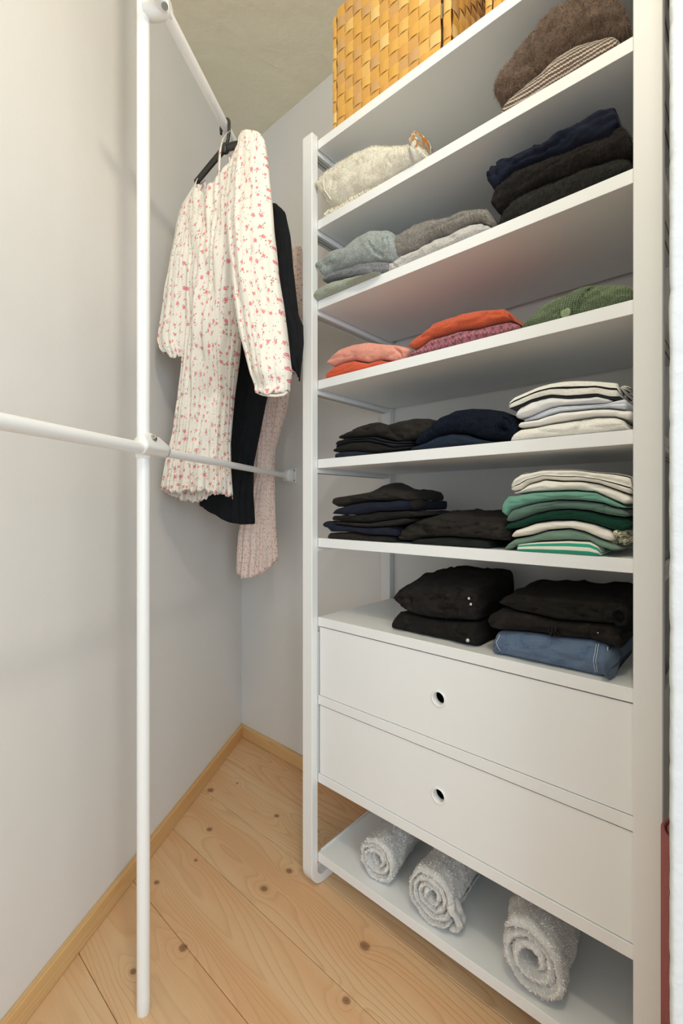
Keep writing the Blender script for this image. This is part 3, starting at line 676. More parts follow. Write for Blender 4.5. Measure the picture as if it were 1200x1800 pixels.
bt = tube('button', [bc+Vector((0, .002, 0)), bc, bc+Vector((0, -.001, 0)), bc+Vector((0, -.0002, 0))], [.0098, .0098, .0085, .0065], M['button'], G['o'], 20)
for sx_, sz_ in ((-1, -1), (1, -1), (-1, 1), (1, 1)):
    q = bc+Vector((sx_*.0018, -.0006, sz_*.0018)); tube('thread_hole', [q, q+Vector((0, -.0007, 0))], .0007, M['slot'], bt, 8)
# ---- fifth shelf
bk_c = (30, 28, 27)
M['blk'] = cloth('soft black cotton', (40, 37, 34), (25, 23, 22), 'cotton', .0006); M['blk2'] = cloth('washed black cotton', (50, 46, 42), (31, 29, 27), 'cotton', .0008)
M['nvb'] = cloth('dark blue cotton', (36, 40, 54), (24, 27, 38), 'cotton', .0006); M['nvb2'] = cloth('deep blue grey cotton', (44, 50, 62), (28, 32, 42), 'cotton', .0006)
g5 = 'folded dark shirts on the fifth shelf'
r1b = [(592, 770.5), (605, 769.8), (635, 767.5), (656, 766), (671, 770.5), (692, 775), (728, 773.5), (750, 772)]
G = garment('folded_shirt', 'black shirt rumpled over the dark pile, fifth shelf left', 'shirt', g5, .012,
    [(591.5, 769.3), (608, 757), (635, 743.5), (656, 739.6), (674, 745), (695, 737.5), (719, 733), (745, 733), (757, 737.5)], r1b, M['blk2'], D=.22, a=.04, wr=.004, seed=20, zs=z5, end=.012)
crease(G, [(678, 748), (692, 765), (705, 770)], .008, .004)
r2b = [(587.6, 782), (602, 778.4), (620, 772.6), (650, 770.4), (674, 777), (695, 779.5), (722, 779)]
garment('folded_shirt', 'thin black shirt second from the top of the dark pile, fifth shelf', 'shirt', g5, .012,
    [(587, 780), (593, 774), (605, 771), (635, 769), (656, 767.5), (671, 772), (692, 776), (722, 775)], r2b, M['blk'], D=.21, a=.012, wr=.0015, seed=21, zs=z5, end=.008)
r3b = [(588, 787), (596, 782), (614, 776.4), (644, 775.4), (671, 780), (689, 786), (704, 784.5), (722, 783)]
garment('folded_shirt', 'dark blue shirt, middle of the dark pile, fifth shelf left', 'shirt', g5, .012,
    [(588, 785), (594, 781), (602, 779), (620, 773.4), (650, 771.2), (674, 777.6), (695, 780), (722, 780)], r3b, M['nvb'], D=.21, a=.012, wr=.0015, seed=22, zs=z5, end=.008)
r4b = [(587, 794.5), (620, 792.4), (665, 796), (692, 793), (722, 788)]
garment('folded_shirt', 'black shirt second from the bottom of the dark pile, fifth shelf', 'shirt', g5, .010,
    [(584, 790), (592, 784), (614, 777), (644, 776.2), (671, 781), (689, 786.6), (704, 785.2), (724, 784)], r4b, M['blk'], D=.22, a=.02, wr=.002, seed=23, zs=z5, end=.01)
garment('folded_shirt', 'blue-black shirt at the bottom of the dark pile, fifth shelf', 'shirt', g5, .010,
    [(586, 797), (600, 794), (620, 793), (665, 796.6), (692, 793.6), (726, 789)], None, M['nvb2'], D=.22, a=.012, wr=.001, seed=24, zs=z5, end=.006)
M['navyk'] = cloth('navy chunky knit', (30, 44, 66), (14, 22, 36), 'knit', .0018)
s_b = [(728, 781), (746, 775), (764, 764.5), (788, 760), (815, 761.5), (836, 769), (860, 773.5), (890, 775), (905, 773)]
G = garment('folded_sweater', 'navy chunky-knit sweater bunched in the middle of the fifth shelf', 'sweater', None, .0,
    [(726.5, 779.5), (734, 763), (746, 749.5), (770, 730), (794, 718), (821, 714), (848, 715), (875, 718.6), (893, 726), (903, 736), (906, 748)], s_b, M['navyk'], D=.25, a=.05, wr=.003, seed=25, zs=z5, end=.012)
crease(G, [(880, 752), (885, 760)], .02, .008)
lobe(G, 'rolled_sleeve', 889, 750, .020, .022, .045, M['navyk'], .022, 4, 0, None, True)
M['navyc'] = cloth('slate navy jersey', (40, 52, 66), (28, 36, 48), 'cotton', .0008)
garment('folded_shirt', 'slate navy shirt spread beneath the chunky navy sweater', 'shirt', None, .006,
    [(720.5, 788), (730, 782), (746, 776.4), (764, 766), (788, 761.4), (815, 763), (836, 770.4), (860, 775), (887, 777)], None, M['navyc'], D=.24, a=.03, wr=.0015, seed=26, zs=z5, end=.01)
white = (232, 231, 230)
M['wstripe'] = cloth('off white knit with black stripes', (240, 238, 228), (222, 219, 208), 'felt', .0006, ([(-.05, .12), (.50, .64), (1.0, 1.12), (1.28, 1.4), (1.56, 1.68)], (30, 29, 30)))
M['w1'] = cloth('white cotton', (238, 238, 238), (222, 222, 222), 'cotton', .0005); M['w2'] = cloth('cool white cotton', (230, 234, 242), (214, 218, 228), 'cotton', .0005)
M['w3'] = cloth('warm white cotton', (246, 243, 238), (234, 231, 225), 'cotton', .0005); M['w4'] = cloth('ivory embossed cotton', (248, 246, 238), (232, 228, 216), 'felt', .0016)
g5w = 'folded white shirts on the fifth shelf'
u_b = [(899, 718), (911.7, 714), (932.5, 704.6), (953, 698.3), (968, 695.8), (995, 698.3), (1016, 697.3), (1049, 694.6), (1070, 700), (1084, 700)]
G = garment('folded_shirt', 'off-white shirt with black stripes crowning the white pile, fifth shelf', 'shirt', g5w, .0,
    [(892, 707), (903.3, 697.3), (922, 689), (943, 679.6), (963.8, 673.3), (988.8, 669), (1010, 668), (1045, 669), (1085.6, 672.3), (1087, 681)], u_b, M['wstripe'], D=.25, a=.012, wr=.001, seed=30, zs=z5, end=.005)
t = NT('crumpled striped knit', .9, .1); t.color(t.ramp(t.math('SINE', t.math('MULTIPLY', t.sep(t.uv())[0], 420.)), [(.55, srgb((236, 233, 222))), (.62, srgb((34, 33, 34)))])); M['wsb'] = t.m
for i, (a_, b_, s_) in enumerate(((1097, 688, .012), (1103, 697, .011), (1094, 698, .010))): lobe(G, 'bunched_sleeve', a_, b_, s_, s_*.8, .03, M['wsb'], .05+.02*i, 12+i)
v_b = [(910.6, 734.8), (928.3, 731.7), (949, 722.3), (963.8, 716), (982.5, 711.9), (1005.4, 710.8), (1040.8, 708.8), (1063.8, 707.7), (1074, 706)]
garment('folded_shirt', 'plain white shirt directly beneath the black-striped shirt, fifth shelf', 'shirt', g5w, .004,
    [(905, 723.3), (911.7, 715.5), (932.5, 706), (953, 700), (968, 697.4), (995, 700), (1016, 699), (1049, 696.2), (1066, 700), (1075, 704)], v_b, M['w1'], D=.24, a=.02, wr=.003, seed=31, zs=z5, end=.008)
w_b = [(918, 739.6), (943, 734.8), (963.8, 727.5), (984.6, 722.3), (1016, 720), (1045, 717), (1070, 716), (1095, 719), (1101, 716)]
G = garment('folded_shirt', 'cool white shirt, middle of the white pile, fifth shelf', 'shirt', g5w, .004,
    [(916.9, 737.5), (928.3, 733.6), (949, 724), (963.8, 717.6), (982.5, 713.5), (1005.4, 712.4), (1040.8, 710.4), (1063.8, 709), (1080, 703.5), (1098, 699.4), (1102, 708)], w_b, M['w2'], D=.24, a=.02, wr=.002, seed=32, zs=z5, end=.007, n=2)
x_b = [(912, 751), (943, 748), (963.8, 743), (995, 738), (1020, 733.8), (1047, 730.6), (1078, 730.6), (1100, 736), (1109, 737)]
garment('folded_shirt', 'warm white shirt second from the bottom of the white pile, fifth shelf', 'shirt', g5w, .002,
    [(908, 744), (913, 741), (943, 736.4), (963.8, 729), (984.6, 723.8), (1016, 721.4), (1045, 718.6), (1070, 717.4), (1095, 720.6), (1110, 720)], x_b, M['w3'], D=.25, a=.022, wr=.0018, seed=33, zs=z5, end=.008)
G = garment('folded_shirt', 'ivory embossed shirt at the bottom of the white pile, fifth shelf', 'shirt', g5w, .0,
    [(895.4, 768), (899, 761), (911.7, 753.5), (943, 749.6), (963.8, 744.6), (995, 739.6), (1020, 735.4), (1047, 732.2), (1078, 732.2), (1094, 737), (1103, 746)], None, M['w4'], D=.25, a=.03, wr=.002, seed=34, zs=z5, end=.012)
crease(G, [(1018, 736), (1016, 750), (1019, 762)], .006, .002)
# ---- sixth shelf
g6 = 'folded dark shirts on the sixth shelf'
a1b = [(583, 888), (588, 891.4), (615, 884.5), (645, 880), (675, 880), (700, 878), (712, 880)]
G = garment('folded_shirt', 'black shirt with a raised peak on top of the left pile, sixth shelf', 'shirt', g6, .0,
    [(580.5, 880), (585, 874), (615, 869.5), (642, 865), (663, 862), (690, 862), (706, 867), (712, 874)], a1b, M['blk2'], D=.20, a=.03, wr=.003, seed=40, zs=z6, end=.012,
    lift=lambda x, q: .022*math.sin(min(1, q*1.3)*math.pi)*max(0, min(1, (x-.14)/.06))*max(0, min(1, (.27-x)/.05))+.006*q)
lobe(G, 'hanging_sleeve', 726, 884, .030, .017, .05, M['blk'], .06, 21, -.35)
a2b = [(583.5, 904), (600, 905.5), (615, 905.5), (642, 902.5), (660, 898.6), (690, 898), (711, 896.5)]
garment('folded_shirt', 'dark blue shirt second in the left pile, sixth shelf', 'shirt', g6, .0,
    [(582, 902), (590, 893.5), (615, 886.5), (645, 882), (675, 882), (700, 878.6), (712, 880)], a2b, M['nvb'], D=.22, a=.022, wr=.002, seed=41, zs=z6, end=.008)
a3b = [(585, 915.4), (615, 917.5), (645, 919), (672, 914.5), (708, 910), (732, 907)]
garment('folded_shirt', 'black shirt just below the dark blue one, left pile, sixth shelf', 'shirt', g6, .0,
    [(580.5, 910), (584, 906.4), (615, 906.6), (642, 903.8), (660, 900), (690, 899.4), (711, 898), (726, 900), (735, 904)], a3b, M['blk'], D=.22, a=.018, wr=.003, seed=42, zs=z6, end=.008)
a4b = [(588, 922), (618, 925.6), (648, 927.4), (684, 925), (712, 918)]
garment('folded_shirt', 'washed black shirt in the middle of the left pile, sixth shelf', 'shirt', g6, .0,
    [(584, 918), (590, 916.8), (615, 918.6), (645, 920.2), (672, 916), (708, 911.4), (718, 912)], a4b, M['blk2'], D=.22, a=.016, wr=.0025, seed=43, zs=z6, end=.008)
a5b = [(572, 928), (579, 935.5), (618, 935.5), (642, 940), (672, 941.5), (693, 943)]
garment('folded_shirt', 'dark blue shirt jutting out left near the pile bottom, sixth shelf', 'shirt', g6, -.004,
    [(566.4, 917.5), (576, 915.4), (588, 923.2), (618, 927), (648, 928.8), (676, 927), (694, 932)], a5b, M['nvb'], D=.23, a=.018, wr=.0016, seed=44, zs=z6, end=.008)
garment('folded_shirt', 'black shirt at the bottom of the left pile, sixth shelf', 'shirt', g6, .002,
    [(574.5, 940), (578, 936.8), (618, 937), (642, 941.4), (672, 943), (690, 944.4)], None, M['blk2'], D=.22, a=.012, wr=.001, seed=45, zs=z6, end=.006)
b1b = [(697, 950), (720, 952), (732, 946), (780, 943.6), (834, 947.5), (855, 950), (890, 952)]
G = garment('folded_jeans', 'black jeans loosely folded in the middle of the sixth shelf', 'jeans', g6, .004,
    [(696, 942), (699, 932), (714, 921), (735, 912), (760, 906), (790, 907), (820, 911), (855, 915), (880, 920), (893, 928)], b1b, M['blk2'], D=.22, a=.04, wr=.006, seed=46, zs=z6, end=.012,
    lift=lambda x, q: .012*math.sin(min(1, q*1.2)*math.pi/2)*(1+.5*noise.noise(Vector((x*20, q*3, 1)))))
crease(G, [(738, 928), (748, 942)], .008, .004); crease(G, [(700, 938), (725, 920)], .005, .004)
M['dkgreen'] = cloth('black green cotton', (38, 42, 38), (26, 29, 27), 'cotton', .0006)
garment('folded_shirt', 'green-black shirt flattened beneath the loosely folded black jeans', 'shirt', g6, .008,
    [(722, 952), (732, 948), (780, 945), (834, 949), (852, 951.5), (858, 956)], None, M['dkgreen'], D=.2, a=.012, wr=.001, seed=47, zs=z6, end=.006)
g6w = 'folded light and green shirts on the sixth shelf'
M['wstripe2'] = cloth('cream cotton with thin black stripes', (240, 237, 226), (226, 221, 208), 'cotton', .0005, ([(.30, .38), (.88, .96), (1.25, 1.33), (1.6, 1.68)], (28, 27, 28)))
M['teal'] = cloth('teal green cotton', (116, 164, 146), (92, 142, 124), 'cotton', .0005); M['gg'] = cloth('grey green cotton', (98, 124, 112), (78, 104, 92), 'cotton', .0005)
M['dg'] = cloth('dark bottle green cotton', (28, 66, 52), (18, 50, 38), 'cotton', .0005); M['sg'] = cloth('sage green cotton', (118, 144, 128), (98, 126, 110), 'cotton', .0005)
M['cr'] = cloth('cream cotton', (242, 238, 228), (228, 222, 210), 'cotton', .0005); M['wh'] = cloth('pale cream jersey', (238, 234, 224), (224, 218, 206), 'cotton', .0006)
M['gstripe'] = cloth('white cotton with green stripes', (236, 234, 220), (220, 218, 202), 'cotton', .0005, ([(.04, .34), (.62, .86), (1.1, 1.3)], (52, 156, 128)))
c1b = [(897, 864), (912, 860.5), (927, 849.5), (954, 842), (984, 845), (1020, 845), (1050, 849.5), (1080, 860), (1105.5, 869)]
G = garment('folded_shirt', 'cream shirt with thin black stripes crowning the green pile, sixth shelf', 'shirt', g6w, .0,
    [(895.5, 851), (903, 839), (915, 831), (933, 829.5), (951, 825), (981, 824), (1008, 824.5), (1044, 829), (1080, 831), (1107, 836), (1110, 852)], c1b, M['wstripe2'], D=.25, a=.022, wr=.002, seed=50, zs=z6, end=.008, n=2)
c2b = [(903, 868.8), (930, 864.5), (960, 863), (1005, 861.5), (1044, 864.5), (1074, 878), (1095, 887), (1108, 884)]
garment('folded_shirt', 'plain cream shirt beneath the thin-striped one, sixth shelf', 'shirt', g6w, .002,
    [(901.5, 867), (913, 863), (928, 851.2), (954, 843.6), (984, 846.6), (1020, 846.6), (1050, 851.2), (1080, 861.6), (1105.5, 872), (1109.4, 878)], c2b, M['cr'], D=.25, a=.022, wr=.002, seed=51, zs=z6, end=.008)
c3b = [(880.5, 904), (888, 908.5), (894, 897), (918, 888.5), (945, 882.5), (978, 878), (1020, 879.5), (1056, 884), (1080, 892.4), (1096, 894)]
garment('folded_shirt', 'bright teal green shirt in the upper part of the green pile', 'shirt', g6w, -.006,
    [(879, 893), (882, 879), (889.5, 872), (906, 870.6), (930, 866), (960, 864.6), (1005, 863), (1044, 866), (1074, 879.6), (1090, 888), (1098, 892)], c3b, M['teal'], D=.25, a=.026, wr=.0025, seed=52, zs=z6, end=.009)
c4b = [(892.5, 917.6), (915, 911), (939, 902), (966, 896), (1002, 894.5), (1032, 897.5), (1062, 904.4), (1095, 909.5), (1100, 908)]
G = garment('folded_shirt', 'grey-green shirt between the teal and dark green ones', 'shirt', g6w, -.002,
    [(888, 911), (892, 902), (900, 895.5), (918, 890), (945, 884), (978, 879.6), (1020, 881), (1056, 885.6), (1080, 894), (1092, 895.6), (1101, 902)], c4b, M['gg'], D=.25, a=.02, wr=.002, seed=53, zs=z6, end=.008)
crease(G, [(1061, 886), (1060, 903)], .005, .002)
c5b = [(888, 931), (915, 927.5), (939, 918.5), (969, 914), (1008, 914), (1044, 921.5), (1074, 932), (1092, 936), (1102, 930)]
garment('folded_shirt', 'dark bottle green shirt in the middle of the green pile', 'shirt', g6w, -.002,
    [(885, 927), (893, 919.4), (915, 912.8), (939, 903.8), (966, 897.8), (1002, 896), (1032, 899), (1062, 906), (1095, 911), (1105.5, 916)], c5b, M['dg'], D=.25, a=.02, wr=.0022, seed=54, zs=z6, end=.008)
c6b = [(900, 945.4), (930, 941), (960, 932), (999, 929), (1026, 935), (1055, 948), (1068, 952)]
G = garment('folded_shirt', 'pale cream jersey folded below the dark bottle green shirt', 'shirt', g6w, -.002,
    [(897, 940), (905, 932), (915, 929.2), (939, 920.2), (969, 915.6), (1008, 915.6), (1044, 923), (1070, 932.4), (1078, 940)], c6b, M['wh'], D=.24, a=.02, wr=.0016, seed=55, zs=z6, end=.008)
t = NT('cream and olive leaf print', .9, .1); v = t.uv(); f = t.ramp(t.noise(t.vmul(v, (1, .4, 1)), 80, 2), [(.5, (0, 0, 0, 1)), (.53, (1, 1, 1, 1))])
t.color(t.mix(f, srgb((226, 218, 194)), srgb((92, 104, 76)))); M['leaf'] = t.m
for i, (a_, b_, s_) in enumerate(((1092, 938, .014), (1101, 948, .013), (1084, 951, .012), (1104, 931, .011), (1095, 957, .010))): lobe(G, 'bunched_sleeve', a_, b_, s_, s_*.75, .035, M['leaf'], .035+.012*i, 31+i, .3*i, 'leaf-print bunched sleeve')
c7b = [(886, 966), (893, 966), (906, 959), (945, 951.5), (996, 949.4), (1035, 951.5), (1053, 962), (1075, 968), (1088, 968)]
garment('folded_shirt', 'sage green shirt draped over the green-striped one, sixth shelf', 'shirt', g6w, .0,
    [(884.4, 964), (891, 956), (903, 948), (930, 943), (960, 934), (999, 931), (1026, 937), (1055, 950), (1070, 955), (1089, 962)], c7b, M['sg'], D=.23, a=.018, wr=.0015, seed=56, zs=z6, end=.008)
garment('folded_shirt', 'white shirt with green stripes at the bottom of the green pile', 'shirt', g6w, -.004,
    [(906, 963), (908.5, 957.5), (922, 955.4), (945, 953.4), (996, 951.2), (1035, 953.2), (1050, 961), (1054, 966)], None, M['gstripe'], D=.23, a=.012, wr=.0006, seed=57, zs=z6, end=.005)
# ---- seventh shelf
M['bden'] = cloth('washed black denim', (62, 55, 50), (38, 34, 32), 'denim', .0008); M['bden2'] = cloth('black denim', (52, 47, 43), (33, 30, 28), 'denim', .0008)
M['bluden'] = cloth('mid blue denim', (60, 82, 116), (106, 128, 156), 'denim', .0008)
M['stitch'] = plain('pale stitching', (176, 186, 198), .8, .1); M['stitchb'] = plain('dark stitching', (34, 31, 29), .8, .1); M['rivet'] = plain('silver rivet', (208, 206, 200), .3); M['rivet'].node_tree.nodes['Principled BSDF'].inputs['Metallic'].default_value = .8
g7 = 'folded jeans on the shelf above the drawers'
d1b = [(691.5, 1062), (698, 1071), (711, 1079), (745, 1088.8), (782.5, 1093), (820, 1094), (836, 1094)]
G = garment('folded_jeans', 'washed black jeans rolled thick on the left pile above the drawers', 'jeans', g7, .030,
    [(690.6, 1047), (694, 1037), (703, 1030), (726, 1026), (760, 1028), (800, 1032), (826, 1037), (836, 1043)], d1b, M['bden'], D=.24, a=.045, wr=.006, seed=60, zs=z7, end=.010, n=1,
    lift=lambda x, q: .020*math.sin(min(1, q*1.15)*math.pi/2)*(1+.5*noise.noise(Vector((x*16, q*3, 4)))))
seamline(G, [(784, 1040), (779, 1060), (782, 1090)], .0012, M['stitchb']); seamline(G, [(806, 1040), (801, 1060), (804, 1092)], .0012, M['stitchb'])
for q_ in ((826, 1052), (830, 1062)):
    p = front(G, q_[0]-2, q_[1], .001); tube('rivet', [p, p+Vector((0, -.0014, 0)), p+Vector((0, -.0022, 0))], [.0036, .0034, .0018], M['rivet'], G['o'], 14)
crease(G, [(700, 1052), (716, 1052), (722, 1060)], .010, .005)
G = garment('folded_jeans', 'dark washed jeans at the bottom of the left pile above the drawers', 'jeans', g7, .030,
    [(686, 1097), (690, 1086), (697, 1077), (711, 1081), (745, 1090.6), (782.5, 1095.5), (820, 1096), (836, 1096)], None, M['bden2'], D=.24, a=.03, wr=.0035, seed=61, zs=z7, end=.012)
seamline(G, [(806, 1097), (802, 1112), (805, 1126)], .0011, M['stitchb'])
p = front(G, 825, 1124, .001); tube('button', [p, p+Vector((0, -.0016, 0)), p+Vector((0, -.0024, 0))], [.0046, .0044, .002], M['rivet'], G['o'], 14)
lobe(G, 'pocket_fold', 850, 1114, .030, .017, .10, M['bden2'], .14, 44)
e1b = [(877, 1062), (895, 1073), (932.5, 1081), (970, 1090.6), (1007.5, 1094), (1060, 1098), (1098, 1100)]
G = garment('folded_jeans', 'black jeans on top of the right pile above the drawers', 'jeans', g7, .018,
    [(876, 1056), (882, 1050), (895, 1047), (932.5, 1049), (970, 1053), (1007, 1058), (1060, 1062), (1092, 1064), (1100, 1072)], e1b, M['bden2'], D=.24, a=.03, wr=.005, seed=62, zs=z7, end=.014,
    lift=lambda x, q: .008*math.sin(min(1, q*1.15)*math.pi/2)*(1+.5*noise.noise(Vector((x*14, q*3, 8)))))
crease(G, [(1066, 1062), (1060, 1080), (1062, 1097)], .006, .0025)
lobe(G, 'rolled_end', 1092, 1082, .013, .018, .05, M['bden2'], .012, 51, 0, None, True)
e2b = [(862, 1108), (870, 1110), (895, 1111), (932.5, 1114), (970, 1120.6), (1007.5, 1124), (1037.5, 1128), (1067.5, 1136), (1086, 1146)]
G = garment('folded_jeans', 'washed black jeans lying on the blue pair', 'jeans', g7, .014,
    [(854.5, 1081), (866, 1078), (878, 1070), (895, 1075), (932.5, 1083), (970, 1092.6), (1007.5, 1096), (1060, 1100), (1085, 1102), (1091, 1112)], e2b, M['bden'], D=.24, a=.03, wr=.004, seed=63, zs=z7, end=.012)
for q_ in (968, 974, 980): seamline(G, [(q_, 1098), (q_-2, 1108), (q_+1, 1119)], .0022, M['bden'], 'belt_loop')
crease(G, [(1036, 1102), (1035, 1126)], .005, .002)
for q_ in ((1051, 1112), (968, 1112)):
    p = front(G, q_[0], q_[1], .0005); tube('rivet', [p, p+Vector((0, -.0012, 0))], [.0014, .001], M['rivet'], G['o'], 10)
G = garment('folded_jeans', 'mid blue jeans at the bottom of the right pile above the drawers', 'jeans', g7, .010,
    [(864.5, 1124), (868, 1114), (875, 1112), (895, 1113), (932.5, 1116), (970, 1122.6), (1007.5, 1126), (1037.5, 1130), (1060, 1136), (1070, 1142)], None, M['bluden'], D=.24, a=.035, wr=.003, seed=64, zs=z7, end=.010)
BJ = G
seamline(G, [(878, 1116), (874, 1128), (880, 1144)], .0008, M['stitch']); seamline(G, [(1050, 1134), (1048, 1160), (1049, 1182)], .0008, M['stitch']); seamline(G, [(1046, 1134), (1044, 1160), (1045, 1182)], .0008, M['stitch'])
lobe(G, 'waistband_end', 1074, 1162, .011, .028, .05, M['bluden'], .03, 61)
seamline(G, [(1066, 1139), (1067, 1160), (1066, 1184)], .0011, M['stitch'], 'waistband_stitching')
# ------------------------------------------------------------------ rolled towels
t = NT('white terry towelling', .98, .08); v = t.uv(); t.b.inputs['Sheen Weight'].default_value = .4
n1 = t.noise(v, 420, 3, .7); t.color(t.mix(t.ramp(n1, [(.3, (1, 1, 1, 1)), (.7, (0, 0, 0, 1))]), srgb((252, 250, 246)), srgb((234, 230, 224)))); t.bump(t.math('ADD', n1, t.noise(v, 90, 2)), .005); M['terry'] = t.m
M['fibre_white'] = plain('white loop pile', (252, 250, 246), .95, .1)
def towel(label, a, b, rot, R, sq, L, turns, seed, tilt=0, flap=True):
    """spiral roll: a,b = place of the front lower point on the bottom board in the shelving's frame"""
    thk = R/(turns+.55); V = []; F = []; U = []; n = int(turns*44); ny = 34
    rows = []; fs = []
    for i in range(n+1):
        ph = 2*math.pi*turns*i/n; rc = thk*.62+(R-thk*1.1)*i/n; e = min(1, (n-i)/7+.25, i/5+.3)
        hw = thk*.47*e; y0_ = .010*nz(i/n*3, seed, 0, 1.3)+.016*(1-i/n)*(1 if seed % 2 else .3)+.004*nz(math.cos(ph)*2, math.sin(ph)*2, seed, 1.)
        prof = []
        for k in range(ny): q = k/(ny-1); prof.append((hw, q))
        for k in range(8): prof.append((-hw, 1-k/7.))
        m = len(prof)
        for k, (rr, q) in enumerate(prof):
            edge = min(q, 1-q)*L; rd = math.sqrt(max(.0, 1-(1-min(1, edge/(thk*.45)))**2)); 
            r_ = rc+rr*(.25+.75*rd); yy = y0_+q*L
            r_ *= 1+.035*math.sin(yy*24+seed)*(1 if rr > 0 else .6)
            x = r_*math.cos(ph+seed); z = r_*math.sin(ph+seed)
            nn = .0034*nz(x, yy, z, 60)+.0026*nz(x, yy, z, 170)+.0012*nz(x, yy, z, 420)+.005*nz(x+seed, yy, z, 22)
            x += nn*math.cos(ph+seed); z += nn*math.sin(ph+seed)
            yy += .003*nz(x, z, seed, 90)*(1 if q < .5 else 0)
            xx = x*1.04; zz = z*sq
            xr, zr = xx*math.cos(tilt)-zz*math.sin(tilt), xx*math.sin(tilt)+zz*math.cos(tilt)
            V.append([xr, yy, zr]); U.append((ph*rc, q*L))
    for i in range(n):
        for k in range(m):
            p, q = i*m+k, i*m+(k+1) % m; F.append((p, q, q+m, p+m))
    F.append(tuple(range(m-1, -1, -1))); F.append(tuple(n*m+k for k in range(m)))
    V = np.array(V); V[:, 2] -= V[:, 2].min(); lo = V[:, 2] < .006; V[lo, 2] = V[lo, 2]*.3
    o = link('rolled_towel', mesh('rolled_towel', V, F, M['terry'], U), None, W(a, b, BOT+.0005), (0, 0, ANG+rot)); tag(o, label, 'towel', 'rolled towels on the bottom shelf')
    G = dict(o=o, V=V, F=F, cx=0, y=0, z=0)
    fuzz(G, 22000, .0052, M['fibre_white'], .0005, 'terry_pile', 1.)
    return o, V
def at_floor(px, py, z):
    Y = (CH-z)*PXF/(py-PY0); X = (px-600)/PXF*Y; a, b = X-X0, Y-Z0; return a*LX+b*LY, a*DX+b*DY
a_, b_ = at_floor(655, 1553, BOT); print('towel', a_, b_)
towel('rolled white towel nearest the left end of the bottom shelf', a_, b_+.006, .10, .060, .98, .23, 3.2, 1)
a_, b_ = at_floor(752, 1632, BOT); print('towel', a_, b_)
o2, V2 = towel('rolled white towel with a loose corner, between the other two towels', a_, b_+.006, .05, .066, 1.0, .26, 3.6, 2, -.1)
a_, b_ = at_floor(962, 1780, BOT); print('towel', a_, b_)
towel('rolled white towel nearest the right end of the bottom shelf', a_-.036, b_+.0, .12, .072, 1.2, .25, 2.5, 5, .55)
# loose corner of the middle towel
def flap():
    V = []; F = []; U = []; P_ = [(.050, .078), (.062, .055), (.070, .036), (.066, .019), (.047, .012)]; N = 14
    for j in range(25):
        q = j/24*(len(P_)-1); i = min(int(q), 3); w_ = q-i; cx_, cz_ = P_[i][0]*(1-w_)+P_[i+1][0]*w_, P_[i][1]*(1-w_)+P_[i+1][1]*w_
        d = Vector((P_[i+1][0]-P_[i][0], P_[i+1][1]-P_[i][1])).normalized(); nn = Vector((-d.y, d.x))
        for k in range(N):
            a = 2*math.pi*k/N; e = .0085+.001*math.sin(j)
            p = Vector((cx_+nn.x*math.cos(a)*e, -.004+.022*(1+math.sin(a))+.0015*j*.4, cz_+nn.y*math.cos(a)*e+.0))
            p += Vector((1, 1, 1))*.0035*noise.noise(p*55); p.z = max(p.z, .0008); V.append(p); U.append((j*.004, k*.004))
    for j in range(24):
        for k in range(N): a, b = j*N+k, j*N+(k+1) % N; F.append((a, b, b+N, a+N))
    F.append(tuple(range(N-1, -1, -1))); F.append(tuple(24*N+k for k in range(N)))
    link('loose_corner', mesh('loose_corner', V, F, M['terry'], U), o2)
flap()
# ------------------------------------------------------------------ woven baskets
def weave(wd, ht, nx_, nz_, seed, parent, xform, strips=True):
    """plain weave: every upright and level ribbon is its own piece"""
    r = random.Random(seed); cw, chh = wd/nx_, ht/nz_; sub = 5
    def ribbon_(vert, idx):
        V = []; F = []; U = []; tone = []; cells = nz_ if vert else nx_; step = chh if vert else cw; half = (cw if vert else chh)*.476; c0 = (idx+.5)*(cw if vert else chh)
        tb = r.random()
        for j in range(cells*sub+1):
            s_ = j*step/sub; phs = j/sub; par = 1 if vert else -1
            off = par*.0026*math.sin(math.pi*phs+math.pi*idx)
            jit = .0004*noise.noise(Vector((s_*60, idx*7, seed)))
            for k in (-1, -.5, .5, 1):
                w_ = half*k; bulge = .0009*(1-k*k)
                p = (c0+w_+jit, off+bulge, s_) if vert else (s_, off+bulge, c0+w_+jit)
                V.append(xform(p[0], p[1], p[2])); U.append((s_+idx*.31, w_+idx*.2+seed))
            m = 4
        for j in range(cells*sub):
            for k in range(3):
                a = j*4+k; F.append((a, a+1, a+5, a+4))
        ct = [min(1, max(0, (tb*.5+.25)+r.uniform(-.28, .3)-(0 if vert else .0))) for _ in range(cells)]
        if not vert:
            ct = [x if r.random() > .25 else r.choice([.05, .12, .9]) for x in ct]
        me = mesh('birch_strip', V, F, M['birch'], U); at = me.attributes.new('tone', 'FLOAT', 'FACE')
        at.data.foreach_set('value', [ct[min(cells-1, int((i//3)/sub))] for i in range(len(F))])
        link('birch_strip', me, parent)
    for i in range(nx_): ribbon_(True, i)
    for i in range(nz_): ribbon_(False, i)
